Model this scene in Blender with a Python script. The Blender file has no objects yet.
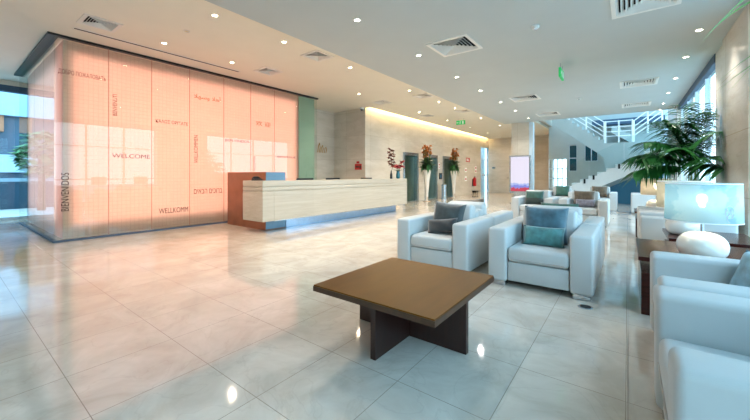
import bpy, bmesh, math, random
from mathutils import Vector, Matrix

random.seed(7)
C = bpy.context.scene.collection
PI = math.pi
SC = bpy.context.scene

# ------------------------------------------------------------------ camera, sky, exposure
cam_d = bpy.data.cameras.new('camera')
cam = bpy.data.objects.new('camera', cam_d); C.objects.link(cam)
cam_d.sensor_width = 36.0
cam_d.lens = 334.0 / 750.0 * 36.0
cam_d.shift_y = -35.0 / 750.0
cam_d.clip_start = 0.02
cam.location = (0, 0, 1.2)
cam.rotation_euler = (PI/2, 0, math.atan2(253.0, 334.0))
SC.camera = cam

wd = bpy.data.worlds.new('sky'); SC.world = wd; wd.use_nodes = True
wn = wd.node_tree.nodes; wl = wd.node_tree.links
bg = wn['Background']
bg.inputs['Strength'].default_value = 4.8
tc = wn.new('ShaderNodeTexCoord'); sx = wn.new('ShaderNodeSeparateXYZ'); rp = wn.new('ShaderNodeValToRGB')
wl.new(tc.outputs['Generated'], sx.inputs[0]); wl.new(sx.outputs['Z'], rp.inputs[0])
rp.color_ramp.elements[0].position = 0.0; rp.color_ramp.elements[0].color = (0.60, 0.84, 1.0, 1)
rp.color_ramp.elements[1].position = 0.8; rp.color_ramp.elements[1].color = (0.38, 0.71, 1.0, 1)
wl.new(rp.outputs[0], bg.inputs['Color'])

SC.view_settings.view_transform = 'Standard'
SC.view_settings.look = 'None'
SC.view_settings.gamma = 1.0
SC.view_settings.exposure = 0.46
SC.view_settings.use_curve_mapping = False
try:
    SC.cycles.use_denoising = True
    SC.cycles.max_bounces = 10
    SC.cycles.diffuse_bounces = 5
    SC.cycles.glossy_bounces = 5
    SC.cycles.transparent_max_bounces = 16
    SC.cycles.sample_clamp_indirect = 6.0
    SC.cycles.caustics_reflective = False
    SC.cycles.caustics_refractive = False
except Exception:
    pass

def portal(name, loc, rot, sx_, sy_):
    l = bpy.data.lights.new(name, 'AREA'); l.shape = 'RECTANGLE'; l.size = sx_; l.size_y = sy_
    l.cycles.is_portal = True
    o = bpy.data.objects.new(name, l); C.objects.link(o); o.location = loc; o.rotation_euler = rot
    return o
# daylight openings (portals only guide sky sampling, they give no light of their own)
portal('window_portal', (1.47, 1.0, 1.8), (0, PI/2, 0), 3.3, 10.2)
portal('window_portal', (1.47, 11.2, 1.8), (0, PI/2, 0), 3.3, 5.4)
portal('window_portal', (1.47, 18.7, 3.3), (0, PI/2, 0), 6.2, 3.2)
portal('window_portal', (-13.2, -1.4, 1.8), (0, -PI/2, 0), 3.6, 5.2)
portal('skylight_portal', (-0.7, 17.45, 6.75), (0, 0, 0), 3.6, 4.4)

WARM_W = 112.0      # power of one warm downlight
COOL_W = 125.0      # power of one downlight of the lower ceiling
BOX_E = 2.05        # light box lamp
COVE_E = 40.0      # cove strip

# ------------------------------------------------------------------ materials
def lin(r, g, b):
    f = lambda c: (c/255.0)/12.92 if c <= 10 else ((c/255.0+0.055)/1.055)**2.4
    return (f(r), f(g), f(b), 1.0)

def new_mat(name):
    m = bpy.data.materials.new(name); m.use_nodes = True
    nt = m.node_tree
    return m, nt, nt.nodes['Principled BSDF']

def mat(name, col, rough=0.5, metal=0.0, var=0.06, scale=8.0, bump=0.0, bscale=120.0, spec=0.5, coat=0.0):
    m, nt, p = new_mat(name)
    n = nt.nodes; l = nt.links
    t = n.new('ShaderNodeTexCoord'); no = n.new('ShaderNodeTexNoise'); no.inputs['Scale'].default_value = scale
    no.inputs['Detail'].default_value = 4
    l.new(t.outputs['Object'], no.inputs['Vector'])
    r = n.new('ShaderNodeValToRGB')
    r.color_ramp.elements[0].position = 0.3; r.color_ramp.elements[1].position = 0.7
    r.color_ramp.elements[0].color = tuple(c*(1-var) for c in col[:3]) + (1,)
    r.color_ramp.elements[1].color = tuple(min(1, c*(1+var)) for c in col[:3]) + (1,)
    l.new(no.outputs['Fac'], r.inputs[0]); l.new(r.outputs[0], p.inputs['Base Color'])
    p.inputs['Roughness'].default_value = rough; p.inputs['Metallic'].default_value = metal
    p.inputs['Specular IOR Level'].default_value = spec
    p.inputs['Coat Weight'].default_value = coat
    if bump:
        n2 = n.new('ShaderNodeTexNoise'); n2.inputs['Scale'].default_value = bscale
        l.new(t.outputs['Object'], n2.inputs['Vector'])
        b = n.new('ShaderNodeBump'); b.inputs['Strength'].default_value = bump; b.inputs['Distance'].default_value = 0.01
        l.new(n2.outputs['Fac'], b.inputs['Height']); l.new(b.outputs[0], p.inputs['Normal'])
    return m

def axes_vec(nt, axes):
    n = nt.nodes; l = nt.links
    t = n.new('ShaderNodeTexCoord'); s = n.new('ShaderNodeSeparateXYZ'); c = n.new('ShaderNodeCombineXYZ')
    l.new(t.outputs['Object'], s.inputs[0])
    l.new(s.outputs['XYZ'.index(axes[0])], c.inputs[0]); l.new(s.outputs['XYZ'.index(axes[1])], c.inputs[1])
    return t, c

def stone(name, c1, c2, vein, joint, axes, bw, bh, offs=(0, 0), rough=0.12, veinamt=0.5, mortar=0.004, scale=1.3, offset=0.5, stretch=None, tilevar=0.05, spec=0.5):
    m, nt, p = new_mat(name); n = nt.nodes; l = nt.links
    t, c = axes_vec(nt, axes)
    mp = n.new('ShaderNodeMapping'); mp.inputs['Location'].default_value = (offs[0], offs[1], 0)
    l.new(c.outputs[0], mp.inputs['Vector'])
    br = n.new('ShaderNodeTexBrick'); br.offset = offset; br.offset_frequency = 2
    br.inputs['Scale'].default_value = 1.0; br.inputs['Mortar Size'].default_value = mortar
    br.inputs['Mortar Smooth'].default_value = 0.0; br.inputs['Bias'].default_value = 0.0
    br.inputs['Brick Width'].default_value = bw; br.inputs['Row Height'].default_value = bh
    br.inputs['Color1'].default_value = (1-tilevar,)*3 + (1,); br.inputs['Color2'].default_value = (1+tilevar*0.4,)*3 + (1,)
    br.inputs['Mortar'].default_value = (1, 1, 1, 1)
    l.new(mp.outputs[0], br.inputs['Vector'])
    mp2 = n.new('ShaderNodeMapping')
    if stretch: mp2.inputs['Scale'].default_value = stretch
    l.new(t.outputs['Object'], mp2.inputs['Vector'])
    no = n.new('ShaderNodeTexNoise'); no.inputs['Scale'].default_value = scale; no.inputs['Detail'].default_value = 8
    no.inputs['Roughness'].default_value = 0.6; no.inputs['Distortion'].default_value = 0.6
    l.new(mp2.outputs[0], no.inputs['Vector'])
    r = n.new('ShaderNodeValToRGB'); r.color_ramp.elements[0].position = 0.35; r.color_ramp.elements[1].position = 0.68
    r.color_ramp.elements[0].color = c1; r.color_ramp.elements[1].color = c2
    l.new(no.outputs['Fac'], r.inputs[0])
    # thin veins where a second noise crosses its middle value
    n2 = n.new('ShaderNodeTexNoise'); n2.inputs['Scale'].default_value = scale*0.9; n2.inputs['Detail'].default_value = 6
    n2.inputs['Distortion'].default_value = 1.2
    l.new(mp2.outputs[0], n2.inputs['Vector'])
    vr = n.new('ShaderNodeValToRGB'); e = vr.color_ramp.elements
    e[0].position = 0.485; e[0].color = (0, 0, 0, 1); e[1].position = 0.5; e[1].color = (veinamt,)*3 + (1,)
    x = e.new(0.515); x.color = (0, 0, 0, 1)
    l.new(n2.outputs['Fac'], vr.inputs[0])
    mx = n.new('ShaderNodeMix'); mx.data_type = 'RGBA'
    l.new(vr.outputs[0], mx.inputs[0]); l.new(r.outputs[0], mx.inputs[6]); mx.inputs[7].default_value = vein
    mu = n.new('ShaderNodeMix'); mu.data_type = 'RGBA'; mu.blend_type = 'MULTIPLY'; mu.inputs[0].default_value = 1
    l.new(mx.outputs[2], mu.inputs[6]); l.new(br.outputs['Color'], mu.inputs[7])
    mj = n.new('ShaderNodeMix'); mj.data_type = 'RGBA'
    l.new(br.outputs['Fac'], mj.inputs[0]); l.new(mu.outputs[2], mj.inputs[6]); mj.inputs[7].default_value = joint
    l.new(mj.outputs[2], p.inputs['Base Color'])
    p.inputs['Roughness'].default_value = rough
    p.inputs['Specular IOR Level'].default_value = spec
    return m

def emis(name, col, st):
    m, nt, p = new_mat(name)
    p.inputs['Base Color'].default_value = col
    p.inputs['Emission Color'].default_value = col; p.inputs['Emission Strength'].default_value = st
    return m

def glass(name, tint, ior=1.5, rough=0.0):
    m = bpy.data.materials.new(name); m.use_nodes = True
    nt = m.node_tree; n = nt.nodes; l = nt.links
    for x in list(n):
        if x.type == 'BSDF_PRINCIPLED': n.remove(x)
    out = [x for x in n if x.type == 'OUTPUT_MATERIAL'][0]
    tr = n.new('ShaderNodeBsdfTransparent'); tr.inputs[0].default_value = tint
    gl = n.new('ShaderNodeBsdfGlossy'); gl.inputs['Roughness'].default_value = rough
    fr = n.new('ShaderNodeFresnel'); fr.inputs[0].default_value = ior
    mx = n.new('ShaderNodeMixShader')
    # only the outer face of a pane reflects, the exit face lets the light straight out
    ge = n.new('ShaderNodeNewGeometry'); fm = n.new('ShaderNodeMath'); fm.operation = 'SUBTRACT'; fm.inputs[0].default_value = 1.0
    l.new(ge.outputs['Backfacing'], fm.inputs[1])
    f2 = n.new('ShaderNodeMath'); f2.operation = 'MULTIPLY'
    fr.inputs[0].default_value = ior
    l.new(fr.outputs[0], f2.inputs[0]); l.new(fm.outputs[0], f2.inputs[1])
    l.new(f2.outputs[0], mx.inputs[0]); l.new(tr.outputs[0], mx.inputs[1]); l.new(gl.outputs[0], mx.inputs[2])
    l.new(mx.outputs[0], out.inputs[0])
    return m

M = {}
M['floor'] = stone('polished_marble_floor', lin(190, 181, 169), lin(216, 209, 199), lin(160, 148, 136), lin(150, 140, 130), 'XY',
                   0.53, 0.58, (0.01, 0.11), rough=0.06, veinamt=0.18, mortar=0.002, scale=2.4, offset=0.0, spec=0.8, tilevar=0.03)
M['floor'].node_tree.nodes['Principled BSDF'].inputs['IOR'].default_value = 1.7
M['marble_yz'] = stone('cream_marble_cladding', lin(206, 197, 182), lin(222, 214, 202), lin(184, 172, 154), lin(176, 162, 140), 'YZ',
                       1.25, 0.9, rough=0.22, veinamt=0.25, mortar=0.003, stretch=(1, 0.6, 2.5), offset=0.0)
M['marble_xz'] = stone('cream_marble_cladding_front', lin(206, 197, 182), lin(222, 214, 202), lin(184, 172, 154), lin(176, 162, 140), 'XZ',
                       1.25, 0.9, rough=0.22, veinamt=0.25, mortar=0.003, stretch=(1, 0.6, 2.5), offset=0.0)
M['desk'] = stone('travertine', lin(190, 180, 162), lin(204, 196, 182), lin(168, 154, 134), lin(190, 178, 160), 'YZ',
                  1.4, 2.0, rough=0.3, veinamt=0.35, mortar=0.002, scale=2.2, stretch=(1.5, 0.35, 9), offset=0.0)
M['ceil_white'] = mat('painted_plaster', lin(230, 226, 212), 0.9, var=0.015, scale=2)
M['ceil_grey'] = mat('painted_plaster_lower', lin(184, 190, 189), 0.9, var=0.015, scale=2)
M['wall_plain'] = mat('plain_wall', lin(222, 214, 200), 0.85, var=0.02, scale=2)
M['white'] = mat('white_paint', lin(238, 240, 240), 0.6, var=0.02)
M['atrium'] = mat('atrium_wall', lin(224, 234, 236), 0.8, var=0.03, scale=1.5)
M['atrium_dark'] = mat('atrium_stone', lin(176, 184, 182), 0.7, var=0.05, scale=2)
M['shade_and_screen_blue'] = mat('stair_shade_and_screen_blue', lin(34, 104, 138), 0.5, var=0.1, scale=1.5)  # blue of the painted shade under the stairs, also used for the call screen
M['teal_panel'] = mat('teal_back_panel', lin(164, 188, 168), 0.5, var=0.04, scale=1.5)
M['dark_metal'] = mat('dark_bronze_metal', lin(44, 46, 48), 0.35, 0.6, var=0.1)
M['steel'] = mat('brushed_steel', lin(190, 202, 212), 0.24, 0.9, var=0.08, scale=30)
M['steel_dark'] = mat('lift_door_steel', lin(84, 106, 92), 0.3, 0.7, var=0.12, scale=4)
M['chrome'] = mat('chrome', lin(210, 215, 220), 0.12, 1.0, var=0.03)
M['leather'] = mat('white_leather', lin(190, 195, 196), 0.42, var=0.025, scale=5, bump=0.08, bscale=260)
M['leather_seam'] = mat('grey_piping', lin(176, 172, 168), 0.5, var=0.05)
M['copper'] = mat('copper_veneer', lin(148, 92, 64), 0.3, 0.25, var=0.18, scale=3)
M['black'] = mat('black_plastic', lin(22, 22, 26), 0.4, var=0.1)
M['red'] = mat('red_enamel', lin(190, 22, 30), 0.35, var=0.05)
M['red_sign'] = mat('red_sign', lin(186, 40, 42), 0.5, var=0.05)
M['gold'] = mat('gold_leaf', lin(196, 150, 72), 0.3, 0.8, var=0.1)
M['ceramic'] = mat('white_ceramic', lin(236, 232, 224), 0.12, var=0.03, coat=0.6)
M['ceramic_tan'] = mat('tan_glaze', lin(176, 148, 116), 0.2, var=0.08)
M['teal_glass'] = mat('teal_glazed', lin(30, 110, 128), 0.15, var=0.1, coat=0.5)
M['soil'] = mat('potting_soil', lin(52, 40, 30), 0.95, var=0.3, scale=40)
M['leaf'] = mat('palm_leaf', lin(36, 104, 44), 0.4, var=0.4, scale=6)
M['leaf_light'] = mat('palm_leaf_light', lin(84, 148, 52), 0.45, var=0.3, scale=6)
M['leaf_dark'] = mat('dark_foliage', lin(46, 78, 34), 0.55, var=0.35, scale=9)
M['stem'] = mat('green_stem', lin(96, 122, 62), 0.5, var=0.2)
M['bark'] = mat('bark', lin(86, 68, 52), 0.85, var=0.3, scale=20)
M['orange_bloom'] = mat('orange_bloom', lin(196, 122, 58), 0.7, var=0.25, scale=20)
M['red_bloom'] = mat('red_bloom', lin(176, 30, 50), 0.6, var=0.25, scale=20)
M['rust_bloom'] = mat('rust_bloom', lin(120, 46, 34), 0.7, var=0.25, scale=20)
M['ink_dark'] = mat('dark_print', lin(60, 48, 44), 0.6, var=0.05)
M['ink_brown'] = mat('brown_print', lin(112, 72, 58), 0.6, var=0.05)
M['ink_grey'] = mat('grey_print', lin(104, 106, 118), 0.6, var=0.05)
M['ink_gold'] = mat('gold_print', lin(160, 104, 36), 0.5, 0.2, var=0.05)
M['vent_dark'] = mat('duct_black', lin(30, 30, 30), 0.9, var=0.1)
M['vent'] = mat('vent_paint', lin(224, 222, 216), 0.6, var=0.02)
M['frame_alu'] = mat('window_aluminium', lin(206, 222, 232), 0.4, 0.1, var=0.05)
M['frame_dark'] = mat('window_head_blind', lin(66, 88, 112), 0.6, var=0.06)
M['glass_clear'] = glass('clear_glass', (0.93, 0.97, 0.97, 1), 1.45)
M['glass_screen'] = glass('screen_glass', (0.93, 0.96, 0.93, 1), 1.62)
M['glass_door'] = glass('door_glass', (0.80, 0.90, 0.95, 1), 1.6)
M['exit_green'] = emis('exit_sign_green', lin(30, 150, 80), 0.7)
M['lens_warm'] = emis('downlight_lens_warm', (1.0, 0.82, 0.55, 1), 30)
M['lens_cool'] = emis('downlight_lens', (1.0, 0.90, 0.74, 1), 30)
M['cove'] = emis('cove_led', (1.0, 0.74, 0.36, 1), COVE_E)
M['bulb'] = emis('warm_bulb', (1.0, 0.86, 0.66, 1), 60)
M['boxlamp'] = emis('light_box_lamp', (1.0, 0.47, 0.41, 1), BOX_E)
M['boxlamp_side'] = emis('light_box_side_lamp', (1.0, 0.74, 0.72, 1), 1.6)
M['pave'] = mat('pale_paving', lin(176, 182, 184), 0.8, var=0.08, scale=3)
M['street'] = mat('asphalt', lin(92, 104, 114), 0.85, var=0.1, scale=6)
M['facade_pale'] = mat('pale_facade', lin(140, 172, 190), 0.8, var=0.04)
M['facade_blue'] = mat('blue_facade', lin(22, 66, 88), 0.4, var=0.15, scale=0.7)
M['facade_wood'] = mat('timber_facade', lin(150, 104, 76), 0.7, var=0.15)
M['tree_green'] = mat('street_tree_leaves', lin(72, 126, 78), 0.7, var=0.3, scale=4)

def wood(name, c1, c2, axes, rough):
    m, nt, p = new_mat(name); n = nt.nodes; l = nt.links
    t = n.new('ShaderNodeTexCoord'); mp = n.new('ShaderNodeMapping'); mp.inputs['Scale'].default_value = axes
    l.new(t.outputs['Object'], mp.inputs['Vector'])
    no = n.new('ShaderNodeTexNoise'); no.inputs['Scale'].default_value = 3; no.inputs['Detail'].default_value = 8; no.inputs['Roughness'].default_value = 0.65
    l.new(mp.outputs[0], no.inputs['Vector'])
    r = n.new('ShaderNodeValToRGB'); r.color_ramp.elements[0].position = 0.3; r.color_ramp.elements[1].position = 0.72
    r.color_ramp.elements[0].color = c1; r.color_ramp.elements[1].color = c2
    l.new(no.outputs['Fac'], r.inputs[0]); l.new(r.outputs[0], p.inputs['Base Color'])
    p.inputs['Roughness'].default_value = rough
    return m
M['table_top'] = wood('walnut_top', lin(102, 61, 16), lin(118, 72, 22), (2.4, 0.35, 2.4), 0.28)
M['table_top'].node_tree.nodes['Principled BSDF'].inputs['Specular IOR Level'].default_value = 0.2
M['table_edge'] = wood('walnut_edge', lin(60, 36, 22), lin(76, 48, 30), (10, 0.5, 6), 0.3)
M['table_leg'] = wood('dark_wenge', lin(34, 14, 9), lin(52, 25, 18), (9, 9, 0.8), 0.35)
M['wenge'] = wood('wenge_gloss', lin(40, 16, 14), lin(72, 32, 26), (2, 12, 12), 0.2)
M['wenge'].node_tree.nodes['Principled BSDF'].inputs['Specular IOR Level'].default_value = 0.3

def pillow_mat(name, c1, c2=None, split=None):
    m, nt, p = new_mat(name); n = nt.nodes; l = nt.links
    t = n.new('ShaderNodeTexCoord'); no = n.new('ShaderNodeTexNoise'); no.inputs['Scale'].default_value = 14; no.inputs['Detail'].default_value = 5
    l.new(t.outputs['Object'], no.inputs['Vector'])
    r = n.new('ShaderNodeValToRGB'); r.color_ramp.elements[0].position = 0.3; r.color_ramp.elements[1].position = 0.72
    r.color_ramp.elements[0].color = tuple(c*0.68 for c in c1[:3]) + (1,); r.color_ramp.elements[1].color = tuple(min(1, c*1.35) for c in c1[:3]) + (1,)
    l.new(no.outputs['Fac'], r.inputs[0])
    col = r.outputs[0]
    if c2 is not None:      # a woven lower band
        s = n.new('ShaderNodeSeparateXYZ'); l.new(t.outputs['Object'], s.inputs[0])
        g = n.new('ShaderNodeMath'); g.operation = 'LESS_THAN'; g.inputs[1].default_value = split; l.new(s.outputs['Z'], g.inputs[0])
        mx = n.new('ShaderNodeMix'); mx.data_type = 'RGBA'; l.new(g.outputs[0], mx.inputs[0]); l.new(col, mx.inputs[6]); mx.inputs[7].default_value = c2
        col = mx.outputs[2]
    l.new(col, p.inputs['Base Color']); p.inputs['Roughness'].default_value = 0.55
    p.inputs['Sheen Weight'].default_value = 0.4
    b = n.new('ShaderNodeBump'); b.inputs['Strength'].default_value = 0.35; b.inputs['Distance'].default_value = 0.02
    n2 = n.new('ShaderNodeTexNoise'); n2.inputs['Scale'].default_value = 7; l.new(t.outputs['Object'], n2.inputs['Vector'])
    l.new(n2.outputs['Fac'], b.inputs['Height']); l.new(b.outputs[0], p.inputs['Normal'])
    return m
P_BLUE = pillow_mat('steel_blue_velvet', lin(54, 92, 108))
P_TEAL = pillow_mat('teal_green_silk', lin(62, 120, 122))
P_SLATE = pillow_mat('dark_slate_velvet', lin(44, 58, 62))
P_CHAR = pillow_mat('charcoal_velvet', lin(36, 42, 46))
P_GREEN = pillow_mat('green_two_tone', lin(36, 84, 76), lin(34, 52, 48), -0.02)
P_GREEN2 = pillow_mat('leaf_green_silk', lin(36, 86, 72))
P_BROWN = pillow_mat('brown_silk', lin(92, 78, 60))
P_MAUVE = pillow_mat('mauve_grey_silk', lin(118, 116, 128))
P_PRINT = pillow_mat('printed_blue_cotton', lin(128, 176, 196))

# translucent sheets
def translucent(name, col, lines=False, rough_spec=0.15):
    m = bpy.data.materials.new(name); m.use_nodes = True
    nt = m.node_tree; n = nt.nodes; l = nt.links
    for x in list(n):
        if x.type == 'BSDF_PRINCIPLED': n.remove(x)
    out = [x for x in n if x.type == 'OUTPUT_MATERIAL'][0]
    tr = n.new('ShaderNodeBsdfTranslucent'); df = n.new('ShaderNodeBsdfDiffuse'); mx = n.new('ShaderNodeMixShader')
    mx.inputs[0].default_value = 0.2
    if lines:
        t, c = axes_vec(nt, 'YZ')
        br = n.new('ShaderNodeTexBrick'); br.offset = 0.0
        br.inputs['Scale'].default_value = 1; br.inputs['Brick Width'].default_value = 0.075; br.inputs['Row Height'].default_value = 0.075
        br.inputs['Mortar Size'].default_value = 0.004; br.inputs['Mortar Smooth'].default_value = 0.4
        br.inputs['Color1'].default_value = col; br.inputs['Color2'].default_value = tuple(x*0.97 for x in col[:3]) + (1,)
        br.inputs['Mortar'].default_value = tuple(x*0.84 for x in col[:3]) + (1,)
        l.new(c.outputs[0], br.inputs['Vector'])
        l.new(br.outputs['Color'], tr.inputs[0]); l.new(br.outputs['Color'], df.inputs[0])
    else:
        tr.inputs[0].default_value = col; df.inputs[0].default_value = col
    l.new(tr.outputs[0], mx.inputs[1]); l.new(df.outputs[0], mx.inputs[2]); l.new(mx.outputs[0], out.inputs[0])
    return m
M['diffuser'] = translucent('woven_diffuser', (0.80, 0.77, 0.70, 1), True)
M['diffuser_side'] = translucent('woven_diffuser_side', (0.84, 0.80, 0.80, 1), False)

def shade_mat(name, base, blot):
    m = bpy.data.materials.new(name); m.use_nodes = True
    nt = m.node_tree; n = nt.nodes; l = nt.links
    for x in list(n):
        if x.type == 'BSDF_PRINCIPLED': n.remove(x)
    out = [x for x in n if x.type == 'OUTPUT_MATERIAL'][0]
    t = n.new('ShaderNodeTexCoord'); no = n.new('ShaderNodeTexNoise'); no.inputs['Scale'].default_value = 7; no.inputs['Detail'].default_value = 8
    l.new(t.outputs['Object'], no.inputs['Vector'])
    r = n.new('ShaderNodeValToRGB'); r.color_ramp.elements[0].position = 0.48; r.color_ramp.elements[1].position = 0.55
    r.color_ramp.elements[0].color = base; r.color_ramp.elements[1].color = blot
    l.new(no.outputs['Fac'], r.inputs[0])
    tr = n.new('ShaderNodeBsdfTranslucent'); df = n.new('ShaderNodeBsdfDiffuse'); mx = n.new('ShaderNodeMixShader'); mx.inputs[0].default_value = 0.72
    l.new(r.outputs[0], tr.inputs[0]); l.new(r.outputs[0], df.inputs[0])
    l.new(tr.outputs[0], mx.inputs[1]); l.new(df.outputs[0], mx.inputs[2])
    th = n.new('ShaderNodeBsdfTransparent'); m2 = n.new('ShaderNodeMixShader'); m2.inputs[0].default_value = 0.22
    l.new(mx.outputs[0], m2.inputs[1]); l.new(th.outputs[0], m2.inputs[2])
    l.new(m2.outputs[0], out.inputs[0])
    return m
M['shade'] = shade_mat('pale_blue_printed_shade', lin(190, 222, 230), lin(164, 206, 220))
M['shade_beige'] = shade_mat('beige_woven_shade', lin(222, 214, 196), lin(204, 198, 178))

# ------------------------------------------------------------------ mesh builder
class MB:
    def __init__(s): s.bm = bmesh.new()
    def _merge(s, b):
        me = bpy.data.meshes.new('t'); b.to_mesh(me); b.free(); s.bm.from_mesh(me); bpy.data.meshes.remove(me)
    def box(s, x0, x1, y0, y1, z0, z1, bev=0.0, seg=2, m=None):
        b = bmesh.new()
        bmesh.ops.create_cube(b, size=1)
        for v in b.verts:
            v.co = Vector(((x0+x1)/2+v.co.x*(x1-x0), (y0+y1)/2+v.co.y*(y1-y0), (z0+z1)/2+v.co.z*(z1-z0)))
        if bev > 0:
            bmesh.ops.bevel(b, geom=list(b.edges), offset=bev, segments=seg, profile=0.5, affect='EDGES')
        if m is not None: bmesh.ops.transform(b, matrix=m, verts=b.verts)
        s._merge(b); return s
    def lathe(s, prof, cx=0, cy=0, seg=28, cap0=True, cap1=True):
        bm = s.bm; rings = []
        for r, z in prof:
            rings.append([bm.verts.new((cx+r*math.cos(2*PI*i/seg), cy+r*math.sin(2*PI*i/seg), z)) for i in range(seg)])
        for a, b in zip(rings, rings[1:]):
            for i in range(seg):
                j = (i+1) % seg
                bm.faces.new((a[i], a[j], b[j], b[i]))
        if cap0: bm.faces.new(list(reversed(rings[0])))
        if cap1: bm.faces.new(rings[-1])
        return s
    def tube(s, pts, r, seg=8, r1=None):
        bm = s.bm; pts = [Vector(p) for p in pts]; rings = []; n = len(pts)
        for k, p in enumerate(pts):
            d = (pts[min(k+1, n-1)]-pts[max(k-1, 0)]).normalized()
            up = Vector((0, 0, 1)) if abs(d.z) < 0.95 else Vector((1, 0, 0))
            u = d.cross(up).normalized(); w = u.cross(d).normalized()
            rr = r if r1 is None else r+(r1-r)*k/(n-1)
            rings.append([bm.verts.new(p+u*rr*math.cos(2*PI*i/seg)+w*rr*math.sin(2*PI*i/seg)) for i in range(seg)])
        for a, b in zip(rings, rings[1:]):
            for i in range(seg):
                j = (i+1) % seg; bm.faces.new((a[i], a[j], b[j], b[i]))
        bm.faces.new(list(reversed(rings[0]))); bm.faces.new(rings[-1])
        return s
    def prism(s, poly, axis, a0, a1):
        """closed 2D outline extruded along an axis; poly in the two other axes"""
        bm = s.bm
        def P(q, a):
            return {'y': (q[0], a, q[1]), 'x': (a, q[0], q[1]), 'z': (q[0], q[1], a)}[axis]
        A = [bm.verts.new(P(q, a0)) for q in poly]; B = [bm.verts.new(P(q, a1)) for q in poly]
        n = len(poly)
        for i in range(n):
            j = (i+1) % n; bm.faces.new((A[i], A[j], B[j], B[i]))
        bm.faces.new(list(reversed(A))); bm.faces.new(B)
        return s
    def blade(s, base, tip, width, sag, side, n=5):
        """a pointed leaf blade with a fold, drooping by sag"""
        bm = s.bm; base = Vector(base); tip = Vector(tip); d = tip-base; rows = []
        for k in range(n+1):
            t = k/n; c = base+d*t+Vector((0, 0, -sag*t*t))
            w = width*(0.35+0.65*math.sin(min(1, t*2.2)*PI/2))*(1-t**2.2)+0.0008
            sd = Vector(side)
            rows.append((bm.verts.new(c-sd*w+Vector((0, 0, -w*0.35))), bm.verts.new(c), bm.verts.new(c+sd*w+Vector((0, 0, -w*0.35)))))
        for a, b in zip(rows, rows[1:]):
            bm.faces.new((a[0], a[1], b[1], b[0])); bm.faces.new((a[1], a[2], b[2], b[1]))
        return s
    def build(s, name, material, parent=None, world=True, smooth=True, kind=None, solid=0.0):
        bm = s.bm
        bmesh.ops.recalc_face_normals(bm, faces=bm.faces)
        me = bpy.data.meshes.new(name); bm.to_mesh(me); bm.free()
        if smooth:
            for p in me.polygons: p.use_smooth = True
            try: me.set_sharp_from_angle(angle=math.radians(40))
            except Exception: pass
        me.materials.append(material)
        o = bpy.data.objects.new(name, me); C.objects.link(o)
        if parent is not None:
            o.parent = parent
            if world:
                off = parent.location.copy(); q = parent.parent
                while q is not None: off += q.location; q = q.parent
                me.transform(Matrix.Translation(-off))
        if kind: o['kind'] = kind
        if solid:
            md = o.modifiers.new('solid', 'SOLIDIFY'); md.thickness = solid
        return o

def struct(name, mb, m, parent=None, **k):
    o = mb.build(name, m, parent, smooth=k.get('smooth', False))
    if parent is None: o['kind'] = 'structure'
    return o
def box(*a, **k): return MB().box(*a, **k)

def tag(o, label, cat, group=None, kind=None):
    o['label'] = label; o['category'] = cat
    if group: o['group'] = group
    if kind: o['kind'] = kind
    return o
def thing(name, loc, label, cat, group=None, rz=0.0):
    o = bpy.data.objects.new(name, None); C.objects.link(o); o.empty_display_size = 0.1
    o.location = loc; o.rotation_euler = (0, 0, rz)
    return tag(o, label, cat, group)
def dup(o, parent=None):
    c = o.copy(); C.objects.link(c); c.parent = parent
    for ch in list(o.children): dup(ch, c)
    return c
def reuse(root, loc, label, rz=0.0, group=None):
    c = dup(root); c.location = loc; c.rotation_euler = (0, 0, rz); c['label'] = label
    if group: c['group'] = group
    return c
ORD = ['first', 'second', 'third', 'fourth', 'fifth', 'sixth', 'seventh', 'eighth', 'ninth']

# ================================================================== THE SETTING
ZG, ZW = 3.4, 3.7          # lower grey ceiling, higher warm ceiling
XS = -4.25                 # edge of the lower ceiling
XR = 1.25                  # window wall plane
struct('floor', box(-13.3, 5.2, -4.2, 24.0, -0.2, 0.0), M['floor'])
# joint that runs along the seating row is a real thin inlay
struct('trim_1', box(-0.0025, 0.0025, 1.9, 14.0, 0.0, 0.0006), mat('joint_grout', lin(150, 140, 130), 0.6))

VENT_G = [(-2.36, 5.36), (-2.35, 10.2), (-2.3, 13.37), (0.18, 5.4), (0.2, 10.15), (0.2, 13.25)]
VENT_W = [(-6.93, 1.65), (-5.2, 1.65), (-5.19, 4.86), (-6.9, 4.86), (-5.17, 9.34), (-6.75, 9.3), (-5.14, 12.48), (-6.75, 12.55)]
SG, SW = 0.72, 0.5
def plate(mb, x0, x1, y0, y1, z0, z1, holes, h):
    """a slab with square openings of half-size h"""
    hs = [(x, y) for x, y in holes if x0 < x < x1 and y0 < y < y1]
    xs = sorted({x0, x1} | {x-h for x, y in hs} | {x+h for x, y in hs}); ys = sorted({y0, y1} | {y-h for x, y in hs} | {y+h for x, y in hs})
    for a, b in zip(xs, xs[1:]):
        for c, d in zip(ys, ys[1:]):
            if any(abs((a+b)/2-x) < h and abs((c+d)/2-y) < h for x, y in hs): continue
            mb.box(a, b, c, d, z0, z1)
    return mb
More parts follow.
